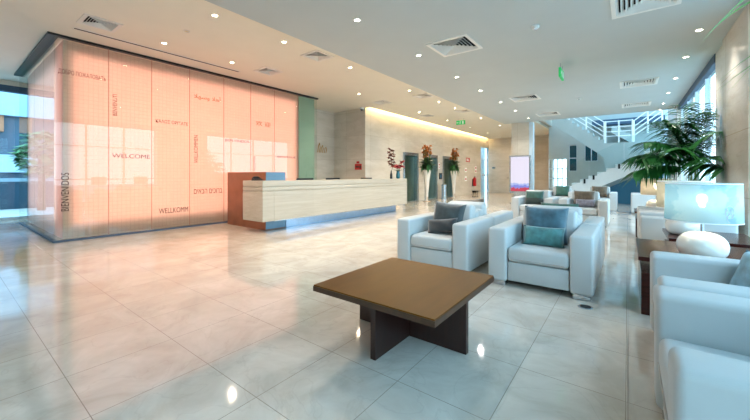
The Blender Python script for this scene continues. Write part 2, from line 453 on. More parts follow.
# higher ceiling, open along the lift wall for the cove slot
cw = MB()
cw.box(-13.3, -9.6, -4.2, 24.0, ZW, ZW+0.1); cw.box(-9.6, -7.6, -4.2, 9.72, ZW, ZW+0.1)
plate(cw, -7.6, XS, -4.2, 23.25, ZW, ZW+0.1, VENT_W, SW/2-0.03); cw.box(XS, -3.45, 14.9, 23.25, ZW, ZW+0.1)
struct('ceiling', cw, M['ceil_white'])
struct('ceiling_cove', MB().box(-7.95, -3.4, 9.7, 23.75, ZW+0.3, ZW+0.36).box(-7.6, -7.56, 9.72, 23.25, ZW+0.1, ZW+0.3)
       .box(-7.6, -3.45, 23.25, 23.29, ZW+0.1, ZW+0.3).box(-7.95, -7.6, 9.66, 9.72, ZW+0.1, ZW+0.3), M['ceil_white'])
struct('ceiling_lower', plate(MB(), XS, XR+0.25, -4.2, 14.9, ZG, ZW+0.12, VENT_G, SG/2-0.03), M['ceil_grey'])
struct('trim_2', box(-7.618, -7.6, 9.75, 23.2, ZW+0.115, ZW+0.16), M['cove'])
struct('trim_3', box(-7.55, -3.5, 23.232, 23.25, ZW+0.115, ZW+0.16), M['cove'])

# walls
struct('wall_back', box(-7.8, -3.3, 23.5, 23.75, 0, 4.0), M['marble_xz'])
lw = MB()
LX0, LX1 = -8.1, -7.8
ops = [(12.3, 13.62), (14.25, 15.57), (16.2, 17.5), (21.9, 23.5)]
y = 9.7
for a, b in ops[:3]:
    lw.box(LX0, LX1, y, a, 0, 2.2); y = b
lw.box(LX0, LX1, y, 21.9, 0, 2.2); lw.box(LX0, LX1, 9.7, 21.9, 2.2, 4.0); lw.box(LX0, LX1, 21.9, 23.5, 3.1, 4.0)
struct('wall_left', lw, M['marble_yz'])
struct('wall_reception', box(-9.6, LX0, 9.7, 9.9, 0, 3.7).box(-8.1, LX1, 9.695, 9.7, 0, 3.58), M['marble_xz'])
struct('wall_alcove', box(-9.6, -9.4, 7.5, 9.7, 0, 3.7), M['marble_yz'])
struct('wall_alcove_end', box(-9.4, -8.4, 7.56, 7.7, 0, 3.7), M['wall_plain'])
struct('wall_rear', box(-13.3, 1.5, -4.4, -4.2, 0, 3.8), M['wall_plain'])
struct('wall_facade', box(-13.3, -13.1, 1.6, 9.9, 0, 3.8).box(-13.3, -13.1, -4.2, 1.6, 3.58, 3.8), M['wall_plain'])
struct('wall_shaft', box(-9.9, -9.7, 9.9, 23.75, 0, 4.0), M['wall_plain'])

# window wall
struct('column_marble', box(1.22, 1.7, 6.25, 7.75, 0, ZG, bev=0.02).box(1.26, 1.7, 7.75, 8.55, 0, ZG, bev=0.02), M['marble_yz'])
struct('column_marble_far', box(1.22, 1.7, 14.0, 17.0, 0, ZG).box(1.22, 1.7, 14.9, 17.0, ZG, 6.7), M['marble_yz'])
struct('column_marble_near', box(1.22, 1.7, -4.3, -3.9, 0, ZG), M['marble_yz'])
def window_wall(n, y0, y1, z1, step, plane=XR, sill=0.12):
    mb = MB(); x0, x1 = plane+0.06, plane+0.14
    mb.box(x0-0.02, x1+0.02, y0, y1, 0, sill); mb.box(x0-0.02, x1, y0, y1, z1-0.06, z1)
    k = max(1, round((y1-y0)/step)); ys = [y0+(y1-y0)*i/k for i in range(k+1)]
    for yy in ys: mb.box(x0, x1, yy-0.03, yy+0.03, sill, z1)
    mb.box(x0, x1, y0, y1, 1.0, 1.04); mb.box(x0, x1, y0, y1, 2.35, 2.39)
    f = struct('window_%d' % n, mb, M['frame_alu'])
    g = MB().box(x0+0.03, x0+0.042, y0, y1, sill, z1).build('glass_pane', M['glass_clear'], f, smooth=False)
    return f
window_wall(1, -3.9, 6.25, ZG, 1.35); window_wall(2, 8.55, 14.0, ZG, 1.36); window_wall(3, 17.0, 20.0, 6.6, 0.75)
struct('trim_4', box(XR, XR+0.09, -3.9, 6.25, ZG-0.16, ZG-0.002), M['frame_dark'])
struct('trim_5', box(XR, XR+0.09, 8.55, 14.0, ZG-0.16, ZG-0.002), M['frame_dark'])

# street front on the far side of the hall
mb = MB()
for yy in (-4.2, -2.9, -1.6, -0.3, 1.56): mb.box(-13.2, -13.12, yy, yy+0.05, 0, 3.58)
mb.box(-13.2, -13.12, -4.2, 1.6, 0, 0.08); mb.box(-13.2, -13.12, -4.2, 1.6, 3.5, 3.58)
f = struct('window_4', mb, M['frame_alu'])
box(-13.165, -13.155, -4.2, 1.56, 0.08, 3.5).build('glass_pane', M['glass_clear'], f, smooth=False)
struct('trim_6', box(-13.3, -13.1, -4.2, 1.6, 3.42, 3.58), M['frame_dark'])

# atrium behind the lower ceiling
struct('wall_atrium', box(-3.4, -2.56, 20.0, 20.2, 2.05, 6.7).box(-2.56, 1.5, 20.0, 20.2, 2.75, 6.7).box(-3.4, -2.56, 20, 20.2, 0, 0.5)
       .box(-2.56, -2.45, 20, 20.2, 0, 2.75).box(-2.1, 1.5, 20, 20.2, 0, 1.9).box(-2.45, -2.1, 20, 20.2, 0, 1.4)
       .box(-2.1, -1.75, 20, 20.2, 1.9, 2.75).box(-1.2, 1.5, 20, 20.2, 1.9, 2.75), M['atrium_dark'])
struct('wall_passage', box(-3.4, -3.25, 20.2, 23.75, 0, 4.0).box(-3.45, -3.25, 14.9, 20.2, ZW+0.1, 6.7), M['marble_yz'])
struct('wall_atrium_front', box(-3.45, 1.5, 14.7, 14.9, ZW+0.12, 6.7), M['white'])
struct('ceiling_atrium', MB().box(-3.45, -2.5, 14.7, 20.2, 6.7, 6.8).box(1.1, 1.6, 14.7, 20.2, 6.7, 6.8).box(-2.5, 1.1, 14.7, 15.2, 6.7, 6.8).box(-2.5, 1.1, 19.7, 20.2, 6.7, 6.8), M['white'])
sk = MB()
for i in range(5): sk.box(-2.5+0.9*i-0.03, -2.5+0.9*i+0.03, 15.2, 19.7, 6.7, 6.78)
f = struct('window_5', sk, M['frame_alu']); box(-2.5, 1.1, 15.2, 19.7, 6.73, 6.742).build('glass_pane', M['glass_clear'], f, smooth=False)
struct('column_screen', box(-4.0, -3.3, 15.0, 15.45, 0, ZW), M['marble_xz'])
struct('trim_7', box(-3.3, -3.15, 15.05, 15.3, 0, 3.4), M['frame_alu'])
def wall_window(n, x0, x1, z0, z1, nx, nz, gm):
    mb = MB(); yy0, yy1 = 20.03, 20.1
    for i in range(nx+1):
        x = x0+(x1-x0)*i/nx; mb.box(x-0.02, x+0.02, yy0, yy1, z0, z1)
    for i in range(nz+1):
        z = z0+(z1-z0)*i/nz; mb.box(x0, x1, yy0, yy1, z-0.02, z+0.02)
    f = struct('window_%d' % n, mb, M['frame_alu'])
    box(x0, x1, 20.06, 20.07, z0, z1).build('glass_pane', gm, f, smooth=False)
wall_window(6, -3.4, -2.56, 0.5, 2.05, 4, 3, M['glass_clear'])
M['glass_dark'] = mat('dark_teal_glass', lin(22, 74, 88), 0.08, var=0.2, scale=1.5)
wall_window(7, -2.45, -2.1, 1.4, 2.75, 1, 2, M['glass_dark'])
wall_window(8, -1.75, -1.2, 1.9, 2.75, 2, 1, M['glass_dark'])

# doors of the lifts and the glazed door
def lift(n, y0, y1):
    fr = MB(); x0, x1 = -7.99, -7.76
    fr.box(x0, x1, y0, y0+0.12, 0, 2.2); fr.box(x0, x1, y1-0.12, y1, 0, 2.2); fr.box(x0, x1, y0+0.12, y1-0.12, 2.06, 2.2)
    f = struct('door_%d' % n, fr, M['steel'])
    ym = (y0+y1)/2
    for a, b in ((y0+0.12, ym-0.004), (ym+0.004, y1-0.12)):
        box(-7.98, -7.94, a, b, 0.01, 2.06).build('door_panel', M['steel_dark'], f, smooth=False)
for i, (a, b) in enumerate(ops[:3]): lift(i+1, a, b)
fr = MB(); fr.box(-7.9, -7.78, 21.9, 21.97, 0, 3.1).box(-7.9, -7.78, 23.4, 23.47, 0, 3.1).box(-7.9, -7.78, 21.97, 23.4, 3.02, 3.1).box(-7.9, -7.78, 21.97, 23.4, 1.16, 1.24).box(-7.9, -7.78, 21.97, 23.4, 2.25, 2.29)
f = struct('door_4', fr, M['frame_alu']); box(-7.86, -7.84, 21.97, 23.4, 0.02, 3.02).build('glass_panel', M['glass_door'], f, smooth=False)
MB().tube([(-7.76, 22.1, 0.95), (-7.72, 22.1, 0.95), (-7.72, 22.1, 1.3), (-7.76, 22.1, 1.3)], 0.012).build('door_handle', M['chrome'], f)
struct('wall_behind_glass_door', box(-9.7, -8.4, 21.7, 21.9, 0, 4.0).box(-9.7, -8.1, 23.5, 23.7, 0, 4.0), M['white'])
# plain service door in the end wall
f = struct('door_5', box(-7.25, -6.3, 23.47, 23.5, 0, 2.15), M['marble_xz'])
MB().tube([(-6.42, 23.47, 1.0), (-6.42, 23.42, 1.0), (-6.54, 23.42, 1.0)], 0.014).build('door_handle', M['black'], f)

# outdoors, as far as the glass shows it
struct('ground_outside', box(-60, -13.3, -40, 30, -0.3, -0.08), M['pave'])
struct('road', box(-34, -19, -40, 30, -0.08, -0.06), M['street'])
struct('ground_garden', box(1.8, 40, -30, 50, -0.3, -0.08).box(-3.4, 1.8, 20.4, 50, -0.3, -0.08), M['pave'])

# ================================================================== LIGHT BOX OF GREETINGS
GX = -8.07; GY0, GY1 = 1.28, 7.53; GXL = -12.07; GZ = 3.66
lb = thing('greeting_light_box', (GX, 4.4, 0), 'large coral glowing glass box lettered with greetings in many languages', 'light box')
seams = [1.28, 2.06, 2.80, 3.57, 4.39, 5.14, 5.90, 6.74, 7.53]
for a, b in zip(seams, seams[1:]):
    MB().box(GX-0.012, GX, a+0.003, b-0.003, 0.03, GZ).build('glass_panel', M['glass_screen'], lb, smooth=False)
for a, b in zip([GXL, -11.07, -10.07, -9.07], [-11.07, -10.07, -9.07, GX-0.015]):
    MB().box(a+0.003, b-0.003, GY0, GY0+0.012, 0.03, GZ).build('glass_panel', M['glass_screen'], lb, smooth=False)
sr = MB()
for yy in seams[1:-1]: sr.box(GX-0.02, GX-0.0135, yy-0.004, yy+0.004, 0.03, GZ)
sr.build('panel_joint', mat('joint_seal', lin(190, 142, 122), 0.6), lb, smooth=False)
MB().box(GX-0.05, GX+0.015, GY0-0.015, GY1, 0.0, 0.03).box(GXL, GX-0.05, GY0-0.015, GY0+0.05, 0, 0.03).build('floor_rail', M['frame_dark'], lb, smooth=False)
MB().box(GX-0.06, GX+0.03, GY0-0.09, GY1+0.03, GZ, ZW-0.001).box(GXL-0.03, GX-0.06, GY0-0.09, GY0+0.06, GZ, ZW-0.001).build('ceiling_channel', M['dark_metal'], lb, smooth=False)
MB().box(-8.2, -8.196, 1.42, 6.86, 0.03, GZ).build('diffuser', M['diffuser'], lb, smooth=False)
MB().box(-11.95, -8.22, 1.42, 1.424, 0.03, GZ).build('diffuser', M['diffuser_side'], lb, smooth=False)
MB().box(-8.282, -8.274, 1.54, 6.78, 0.27, 3.47).build('lamp_panel', M['boxlamp'], lb, smooth=False)
MB().box(-8.2, -8.17, 6.86, 7.5, 0.03, GZ).build('end_panel', M['teal_panel'], lb, smooth=False)
box(-11.85, -8.75, 1.6, 1.61, 0.3, 3.35).build('lamp_panel', M['boxlamp_side'], lb, smooth=False)
MB().box(-12.05, -8.56, 7.4, 7.5, 0, GZ).box(-8.6, -8.56, 1.64, 7.4, 0, GZ).box(-12.1, -12.05, 1.42, 7.5, 0, GZ).box(-12.05, -8.6, 1.64, 7.4, GZ-0.02, GZ).build('inner_casing', mat('grey_casing', lin(120, 118, 112), 0.8), lb, smooth=False)

def text_part(body, y, z, h, material, vertical=False, width=None, bold=0.0, label=None):
    cu = bpy.data.curves.new('lettering', 'FONT'); cu.body = body; cu.size = 1.0; cu.extrude = 0.0; cu.offset = bold
    to = bpy.data.objects.new('lettering_source', cu); C.objects.link(to)
    bpy.context.view_layer.update()
    dg = bpy.context.evaluated_depsgraph_get()
    me = bpy.data.meshes.new_from_object(to.evaluated_get(dg))
    bpy.data.objects.remove(to); bpy.data.curves.remove(cu)
    xs = [v.co.x for v in me.vertices]; ys = [v.co.y for v in me.vertices]
    if not xs: return None
    x0, x1, y0, y1 = min(xs), max(xs), min(ys), max(ys)
    sy = h/(y1-y0); sx_ = sy if width is None else width/(x1-x0)
    for v in me.vertices:
        a, b = (v.co.x-x0)*sx_, (v.co.y-y0)*sy
        v.co = Vector((GX+0.002, y-b, z+a)) if vertical else Vector((GX+0.002, y+a, z+b))
    me.materials.clear(); me.materials.append(material)
    o = bpy.data.objects.new('lettering', me); C.objects.link(o); o.parent = lb
    me.transform(Matrix.Translation(-lb.location))
    md = o.modifiers.new('thick', 'SOLIDIFY'); md.thickness = 0.002
    o['label'] = label
    return o
text_part('ДОБРО ПОЖАЛОВАТЬ', 1.33, 3.0, 0.10, M['ink_brown'], width=0.68, label='brown greeting in Cyrillic capitals')
text_part('BENVENUTI', 2.19, 2.37, 0.07, M['ink_brown'], True, 0.42, label='brown upright greeting high on the glass')
text_part('WELCOME', 2.11, 1.54, 0.085, M['ink_grey'], width=0.65, label='grey WELCOME in wide capitals')
text_part('BIENVENIDOS', 1.475, 0.55, 0.105, M['ink_dark'], True, 0.69, label='dark upright BIENVENIDOS')
text_part('WELLKOMM', 2.93, 0.36, 0.115, M['ink_dark'], width=0.6, label='bold dark WELLKOMM')
text_part('ΚΑΛΩΣ ΟΡΙΣΑΤΕ', 2.87, 2.33, 0.075, M['ink_brown'], width=0.66, label='brown greeting in Greek capitals')
text_part('WILLKOMMEN', 3.75, 1.48, 0.09, M['ink_brown'], True, 0.65, label='brown upright WILLKOMMEN')
text_part('ברוכים הבאים'[::-1], 3.66, 0.76, 0.11, M['ink_brown'], width=0.68, label='brown greeting in Hebrew letters')
text_part('\ufefc\ufeec\ufeb3\ufeed \ufefc\ufeeb\ufe83', 3.66, 2.98, 0.15, M['ink_gold'], width=0.64, label='golden brown greeting in Arabic script')
text_part('BEM VINDOS', 4.42, 2.05, 0.065, M['ink_grey'], width=0.66, label='grey greeting of two words')
text_part('VÄLKOMMEN', 5.27, 1.31, 0.07, M['ink_grey'], True, 0.4, label='grey upright greeting')
text_part('BIENVENUE', 5.98, 1.70, 0.06, M['ink_grey'], width=0.66, label='faint grey greeting')
text_part('欢 迎', 5.29, 2.55, 0.13, M['ink_gold'], width=0.46, label='pair of golden Chinese characters')

# ================================================================== RECEPTION DESK
de = thing('reception_desk', (-6.2, 6.8, 0), 'long pale travertine reception counter overhanging a steel plinth', 'reception desk')
DX0, DX1 = -6.22, -5.9
MB().box(DX0, DX1, 4.30, 9.56, 0.24, 0.86, bev=0.004).box(DX0-0.4, DX1, 4.02, 4.298, 0.24, 0.86, bev=0.004).build('counter_front', M['desk'], de, smooth=False)
MB().box(DX0, DX1-0.012, 4.03, 9.55, 0.862, 0.874).box(DX0, DX1-0.012, 4.03, 9.55, 0.952, 0.962).box(DX0-0.39, DX0, 4.03, 4.288, 0.862, 0.874).box(DX0-0.39, DX0, 4.03, 4.288, 0.952, 0.962).build('shadow_groove', mat('groove_stone', lin(196, 184, 164), 0.6), de, smooth=False)
MB().box(DX0, DX1, 4.02, 9.56, 0.876, 0.95, bev=0.004).box(DX0-0.4, DX0, 4.02, 4.298, 0.876, 0.95, bev=0.004).build('counter_band', M['desk'], de, smooth=False)
MB().box(DX0-0.06, DX1, 4.02, 9.56, 0.964, 1.08, bev=0.006).box(DX0-0.4, DX0-0.06, 4.02, 4.298, 0.964, 1.08, bev=0.006).build('counter_top', M['desk'], de, smooth=False)
MB().box(-6.42, -6.24, 4.87, 9.4, 0.0, 0.88).build('plinth', mat('plinth_steel', lin(168, 190, 216), 0.3, 0.85), de, smooth=False)
MB().box(-6.23, DX1-0.02, 4.33, 9.4, 0.225, 0.24).build('underside', M['steel'], de, smooth=False)
MB().box(-7.1, -6.43, 4.9, 9.4, 0.72, 0.76).build('worktop', M['wenge'], de, smooth=False)
for q_ in ((9.401, 9.44, 0.76), (7.0, 7.04, 0.72)): box(-7.1, -6.43, q_[0], q_[1], 0, q_[2]-0.001).build('side_panel', M['wenge'], de, smooth=False)
bx = thing('copper_cabinet', (-7.0, 4.6, 0), 'tall copper brown block at the lettered wall end of reception desk', 'cabinet')
MB().box(-7.8, -6.25, 4.33, 4.85, 0.0, 1.265, bev=0.004).build('body', M['copper'], bx, smooth=False)
MB().box(-6.25, -6.235, 4.335, 4.845, 0.02, 1.262).build('steel_side', mat('blue_grey_steel', lin(112, 140, 160), 0.4, 0.7), bx, smooth=False)
# things on the desk
ph = thing('desk_telephone', (-6.3, 4.16, 1.08), 'small black telephone on the near end of the counter', 'telephone')
MB().prism([(-6.36, 1.081), (-6.24, 1.081), (-6.24, 1.10), (-6.34, 1.14)], 'y', 4.06, 4.26).build('body', M['black'], ph, smooth=False)
MB().tube([(-6.36, 4.09, 1.135), (-6.35, 4.12, 1.155), (-6.34, 4.2, 1.155), (-6.33, 4.23, 1.135)], 0.016).build('handset', M['black'], ph)
MONS = [(5.91, 'black monitor top behind the counter near the copper block'), (6.95, 'black monitor top behind the middle of the counter'), (8.5, 'black monitor top behind the counter below the red notice')]
mon = thing('monitor', (-6.78, 5.91, 0.76), MONS[0][1], 'monitor', 'monitors behind the counter')
MB().box(-6.80, -6.775, 5.63, 6.19, 0.85, 1.115, bev=0.005).build('housing', M['black'], mon, smooth=False)
MB().box(-6.806, -6.801, 5.65, 6.17, 0.87, 1.1).build('screen', M['glass_dark'], mon, smooth=False)
MB().box(-6.79, -6.77, 5.88, 5.94, 0.77, 0.9).box(-6.86, -6.7, 5.8, 6.02, 0.761, 0.775, bev=0.003).build('stand', M['black'], mon, smooth=False)
for yy, lab in MONS[1:]: reuse(mon, (-6.78, yy, 0.76), lab)

def petals(mb, c, r, n, rnd, w=0.03, up=0.5):
    for k in range(n):
        a = 2*PI*k/n+rnd.uniform(-.2, .2); e = rnd.uniform(-0.2, up)
        d = Vector((math.cos(a)*math.cos(e), math.sin(a)*math.cos(e), math.sin(e)))
        mb.blade(c, Vector(c)+d*r*rnd.uniform(.75, 1.1), w, r*0.25, Vector((-math.sin(a), math.cos(a), 0)), 4)
rnd = random.Random(3)
vs = thing('flower_vase', (-6.05, 9.25, 1.08), 'teal vase of red blooms on the lift end of the counter', 'vase of flowers')
MB().lathe([(0.045, 1.081), (0.065, 1.12), (0.07, 1.2), (0.05, 1.29), (0.055, 1.33)], -6.05, 9.25, 20).build('vase', M['teal_glass'], vs)
mb = MB(); m2 = MB(); m3 = MB()
for k in range(6):
    a = 2*PI*k/6; tip = (-6.05+0.14*math.cos(a), 9.25+0.16*math.sin(a), 1.52+rnd.uniform(-.1, .12))
    m3.tube([(-6.05, 9.25, 1.3), (-6.05+0.05*math.cos(a), 9.25+0.05*math.sin(a), 1.42), tip], 0.006, 5)
    petals(mb, tip, 0.15, 16, rnd, 0.045, 0.9)
    m2.blade((-6.05, 9.25, 1.33), (-6.05+0.24*math.cos(a+.4), 9.25+0.24*math.sin(a+.4), 1.42), 0.025, 0.03, Vector((-math.sin(a), math.cos(a), 0)))
mb.build('blossom', M['red_bloom'], vs); m2.build('leaf', M['leaf_dark'], vs); m3.build('stem', M['stem'], vs)
vs = thing('branch_vase', (-6.05, 8.85, 1.08), 'slim dark bottle with tall rust red branch on the counter', 'vase of flowers')
MB().lathe([(0.035, 1.081), (0.04, 1.1), (0.04, 1.22), (0.016, 1.28), (0.018, 1.34)], -6.05, 8.85, 16).build('bottle', M['black'], vs)
mb = MB(); m3 = MB(); m3.tube([(-6.05, 8.85, 1.3), (-6.05, 9.01, 1.6), (-6.06, 8.99, 1.98)], 0.007, 5)
for k in range(16):
    z = 1.5+0.53*k/15; a = k*2.4; petals(mb, (-6.05+0.07*math.cos(a), 8.85+0.08*math.sin(a), z), 0.11, 9, rnd, 0.04, 0.9)
mb.build('blossom', M['rust_bloom'], vs); m3.build('stem', M['bark'], vs)

# ================================================================== LIFT LOBBY
def lobby_vase(x, y, label):
    t = thing('floor_vase', (x, y, 0), label, 'vase', 'tall floor vases by the lifts')
    MB().lathe([(0.17, 0.001), (0.17, 0.02), (0.06, 0.03), (0.055, 0.06), (0.075, 0.4), (0.12, 0.95), (0.19, 1.42), (0.165, 1.42), (0.1, 0.95)], x, y, 28, True, True).build('vase', M['ceramic'], t)
    MB().lathe([(0.172, 0.0005), (0.172, 0.018)], x, y, 24).build('base', M['ceramic_tan'], t)
    st = MB()
    for k in range(3):
        a0 = -0.9+k*0.45
        st.prism([(x+0.064*math.cos(a0), y+0.064*math.sin(a0)), (x+0.064*math.cos(a0+.22), y+0.064*math.sin(a0+.22)), (x+0.05*math.cos(a0+.11), y+0.05*math.sin(a0+.11))], 'z', 0.06, 0.3)
    st.build('flute', M['ceramic_tan'], t)
    return t
def bouquet(x, y, label, seed):
    r = random.Random(seed)
    t = thing('flower_arrangement', (x, y, 1.42), label, 'flower arrangement', 'arrangements in the tall lobby vases')
    bl = MB(); fo = MB(); hang = MB(); st = MB()
    for k in range(34):
        a = r.uniform(0, 2*PI); q = r.uniform(0.02, 0.22); z = r.uniform(2.0, 2.55)
        tip = (x+q*math.cos(a), y+q*math.sin(a), z)
        st.tube([(x+0.3*q*math.cos(a), y+0.3*q*math.sin(a), 1.43), tip], 0.008, 5)
        petals(bl, tip, 0.15, 9, r, 0.045, 1.3)
    for k in range(110):
        a = r.uniform(0, 2*PI); q = r.uniform(0.18, 0.5); z = r.uniform(1.55, 2.0)
        fo.blade((x+0.08*math.cos(a), y+0.08*math.sin(a), z-0.1), (x+q*math.cos(a), y+q*math.sin(a), z+0.05), 0.06, 0.12, Vector((-math.sin(a), math.cos(a), 0)))
    for k in range(22):
        a = r.uniform(0, 2*PI); q = r.uniform(0.25, 0.36)
        hang.blade((x+0.19*math.cos(a), y+0.19*math.sin(a), 1.7), (x+q*math.cos(a), y+q*math.sin(a), 1.55), 0.04, r.uniform(0.2, 0.5), Vector((-math.sin(a), math.cos(a), 0)))
    for k in range(8):
        wh = MB()
        a = r.uniform(0, 2*PI); petals(wh, (x+0.2*math.cos(a), y+0.2*math.sin(a), r.uniform(1.85, 2.1)), 0.09, 7, r, 0.025); wh.build('pale_bloom', M['ceramic'], t)
    bl.build('blossom', M['orange_bloom'], t); fo.build('foliage', M['leaf_dark'], t); hang.build('hanging_leaf', M['leaf'], t)
    st.build('stem', M['stem'], t)
V1, V2 = (-7.3, 13.55), (-7.3, 16.5)
lobby_vase(*V1, 'tall white tapering floor vase between first and second lift'); lobby_vase(*V2, 'tall white tapering floor vase in front of third lift')
bouquet(*V1, 'orange and green flowers in vase between first and second lift', 5); bouquet(*V2, 'orange and green flowers in vase in front of third lift', 9)

t = thing('lift_call_panel', (-7.78, 15.92, 1.1), 'dark call panel on the wall between second and third lift', 'call panel')
MB().box(-7.799, -7.75, 15.78, 16.06, 0.98, 1.3, bev=0.01).build('housing', M['black'], t, smooth=False)
MB().box(-7.749, -7.745, 15.84, 15.96, 1.05, 1.22).build('screen', M['shade_and_screen_blue'], t, smooth=False)
t = thing('waste_bin', (-7.5, 15.75, 0), 'steel pedestal waste bin under the lift call panel', 'bin')
MB().lathe([(0.15, 0.001), (0.15, 0.03), (0.13, 0.04), (0.13, 0.62), (0.14, 0.63), (0.14, 0.7), (0.12, 0.72)], -7.5, 15.75, 24).build('body', M['steel'], t)
MB().lathe([(0.11, 0.721), (0.1, 0.735)], -7.5, 15.75, 20).build('ash_tray', M['black'], t)

def wall_sign(name, y, z, w, h, mat_plate, mat_mark, label, marks):
    t = thing(name, (-7.8, y, z), label, 'sign')
    MB().box(-7.799, -7.79, y-w/2, y+w/2, z-h/2, z+h/2).build('plate', mat_plate, t, smooth=False)
    mb = MB()
    for (a, b, c, d) in marks: mb.box(-7.7895, -7.787, y+a*w, y+b*w, z+c*h, z+d*h)
    mb.build('mark', mat_mark, t, smooth=False)
wall_sign('lift_sign', 15.8, 1.68, 0.16, 0.3, M['white'], M['red_sign'], 'small white and red notice above the lift call panel', [(-.3, .3, .05, .35), (-.3, .3, -.35, -.15)])
wall_sign('fire_sign', 19.7, 2.12, 0.6, 0.26, M['red_sign'], M['white'], 'red and white fire notice high beyond third lift', [(-.4, .1, .05, .25), (-.4, .3, -.25, -.1)])
wall_sign('alarm_sign', 21.0, 1.55, 0.3, 0.42, M['white'], M['red_sign'], 'white notice with red marks beside the glazed door', [(-.3, .3, .1, .4), (-.3, .3, -.4, -.1)])
wall_sign('instruction_sign', 19.35, 1.5, 0.3, 0.26, M['white'], M['red_sign'], 'white and red notice under the red fire notice', [(-.3, .3, -.2, .2)])
wall_sign('evacuation_sign', 19.35, 0.98, 0.3, 0.3, M['white'], M['red_sign'], 'white and red notice lowest in column under fire notice', [(-.3, .3, -.25, .1)])

t = thing('fire_extinguisher', (-7.68, 20.5, 0.3), 'red fire extinguisher on the wall before the glazed door', 'fire extinguisher')
MB().lathe([(0.09, 0.5), (0.1, 0.53), (0.1, 0.95), (0.07, 1.03), (0.03, 1.06)], -7.67, 20.5, 20).build('cylinder', M['red'], t)
MB().box(-7.69, -7.65, 20.42, 20.58, 1.06, 1.11).tube([(-7.67, 20.42, 1.08), (-7.6, 20.36, 0.95), (-7.58, 20.38, 0.7)], 0.014, 6).build('valve_hose', M['black'], t)
MB().box(-7.799, -7.77, 20.42, 20.58, 0.5, 0.95).build('bracket', M['black'], t)
t = thing('hose_stand', (-7.66, 20.55, 0), 'low black stand on the floor under the fire extinguisher', 'stand')
MB().box(-7.78, -7.52, 20.35, 20.75, 0.1, 0.22, bev=0.02).build('tray', M['black'], t, smooth=False)
MB().box(-7.74, -7.72, 20.4, 20.42, 0, 0.1).box(-7.58, -7.56, 20.4, 20.42, 0, 0.1).box(-7.74, -7.72, 20.68, 20.7, 0, 0.1).box(-7.58, -7.56, 20.68, 20.7, 0, 0.1).build('foot', M['black'], t, smooth=False)

t = thing('red_notice', (-8.13, 9.69, 1.5), 'red notice plate on marble wall behind the counter', 'sign')
MB().box(-8.3, -7.97, 9.683, 9.694, 1.4, 1.62).box(-8.22, -8.08, 9.683, 9.694, 1.64, 1.72).build('plate', M['red_sign'], t, smooth=False)
MB().box(-8.26, -8.1, 9.681, 9.6825, 1.48, 1.54).box(-8.07, -8.0, 9.681, 9.6825, 1.44, 1.56).build('mark', M['ink_dark'], t, smooth=False)
t = thing('gold_emblem', (-9.38, 9.0, 2.2), 'gold curling emblem on wall just beyond the glass box', 'emblem')
sw = MB()
for k, (yy, h) in enumerate([(8.86, 0.34), (9.02, 0.26), (9.2, 0.2)]):
    sw.tube([(-9.385, yy-0.07, 2.06), (-9.385, yy-0.03, 2.1+h*0.6), (-9.385, yy+0.02, 2.08+h), (-9.385, yy+0.06, 2.12+h*0.4), (-9.385, yy+0.02, 2.06)], 0.014, 6)
sw.build('swash', M['gold'], t)
t = thing('security_camera', (-7.85, 9.6, 3.66), 'small black dome camera at corner of lift wall', 'camera')
MB().lathe([(0.0, 3.57), (0.04, 3.585), (0.06, 3.63), (0.06, 3.64)], -7.86, 9.58, 16, False).build('dome', M['black'], t)
MB().lathe([(0.075, 3.64), (0.075, 3.698)], -7.86, 9.58, 18).build('base', M['white'], t)
t = thing('door_sign', (-7.45, 23.49, 1.69), 'tiny grey sign on the end wall beside the plain door', 'sign')
box(-7.55, -7.32, 23.485, 23.499, 1.64, 1.76).build('plate', M['steel'], t, smooth=False)
box(-7.5, -7.38, 23.482, 23.4845, 1.68, 1.72).build('mark', M['ink_dark'], t, smooth=False)

# digital poster
def screen_mat():
    m, nt, p = new_mat('poster_display'); n = nt.nodes; l = nt.links
    t = n.new('ShaderNodeTexCoord'); s = n.new('ShaderNodeSeparateXYZ'); l.new(t.outputs['Generated'], s.inputs[0])
    r = n.new('ShaderNodeValToRGB'); r.color_ramp.interpolation = 'CONSTANT'; e = r.color_ramp.elements
    e[0].position = 0; e[0].color = lin(196, 36, 66); e[1].position = 0.10; e[1].color = lin(120, 130, 220)
    for p_, c_ in ((0.17, lin(170, 186, 236)), (0.22, lin(232, 226, 244)), (0.97, lin(214, 214, 238))):
        x = e.new(p_); x.color = c_
    no = n.new('ShaderNodeTexNoise'); no.inputs['Scale'].default_value = 7; l.new(t.outputs['Generated'], no.inputs['Vector'])
    ad = n.new('ShaderNodeMath'); ad.operation = 'MULTIPLY_ADD'; ad.inputs[1].default_value = 0.16; ad.inputs[2].default_value = -0.08
    l.new(no.outputs['Fac'], ad.inputs[0])
    a2 = n.new('ShaderNodeMath'); l.new(ad.outputs[0], a2.inputs[0]); l.new(s.outputs['Z'], a2.inputs[1]); l.new(a2.outputs[0], r.inputs[0])
    l.new(r.outputs[0], p.inputs['Emission Color']); p.inputs['Emission Strength'].default_value = 0.72
    p.inputs['Base Color'].default_value = (0.05, 0.05, 0.06, 1); p.inputs['Roughness'].default_value = 0.15
    return m
t = thing('digital_poster', (-3.62, 14.85, 0), 'upright glowing digital poster standing against the marble column', 'display')
MB().box(-4.04, -3.2, 14.83, 14.93, 0.42, 2.02, bev=0.008).box(-3.85, -3.4, 14.84, 14.92, 0.03, 0.42).build('housing', M['steel'], t, smooth=False)
MB().box(-3.98, -3.26, 14.822, 14.829, 0.52, 1.97).build('screen', screen_mat(), t, smooth=False)
MB().box(-4.0, -3.25, 14.72, 14.98, 0, 0.03, bev=0.008).build('base', M['steel'], t, smooth=False)

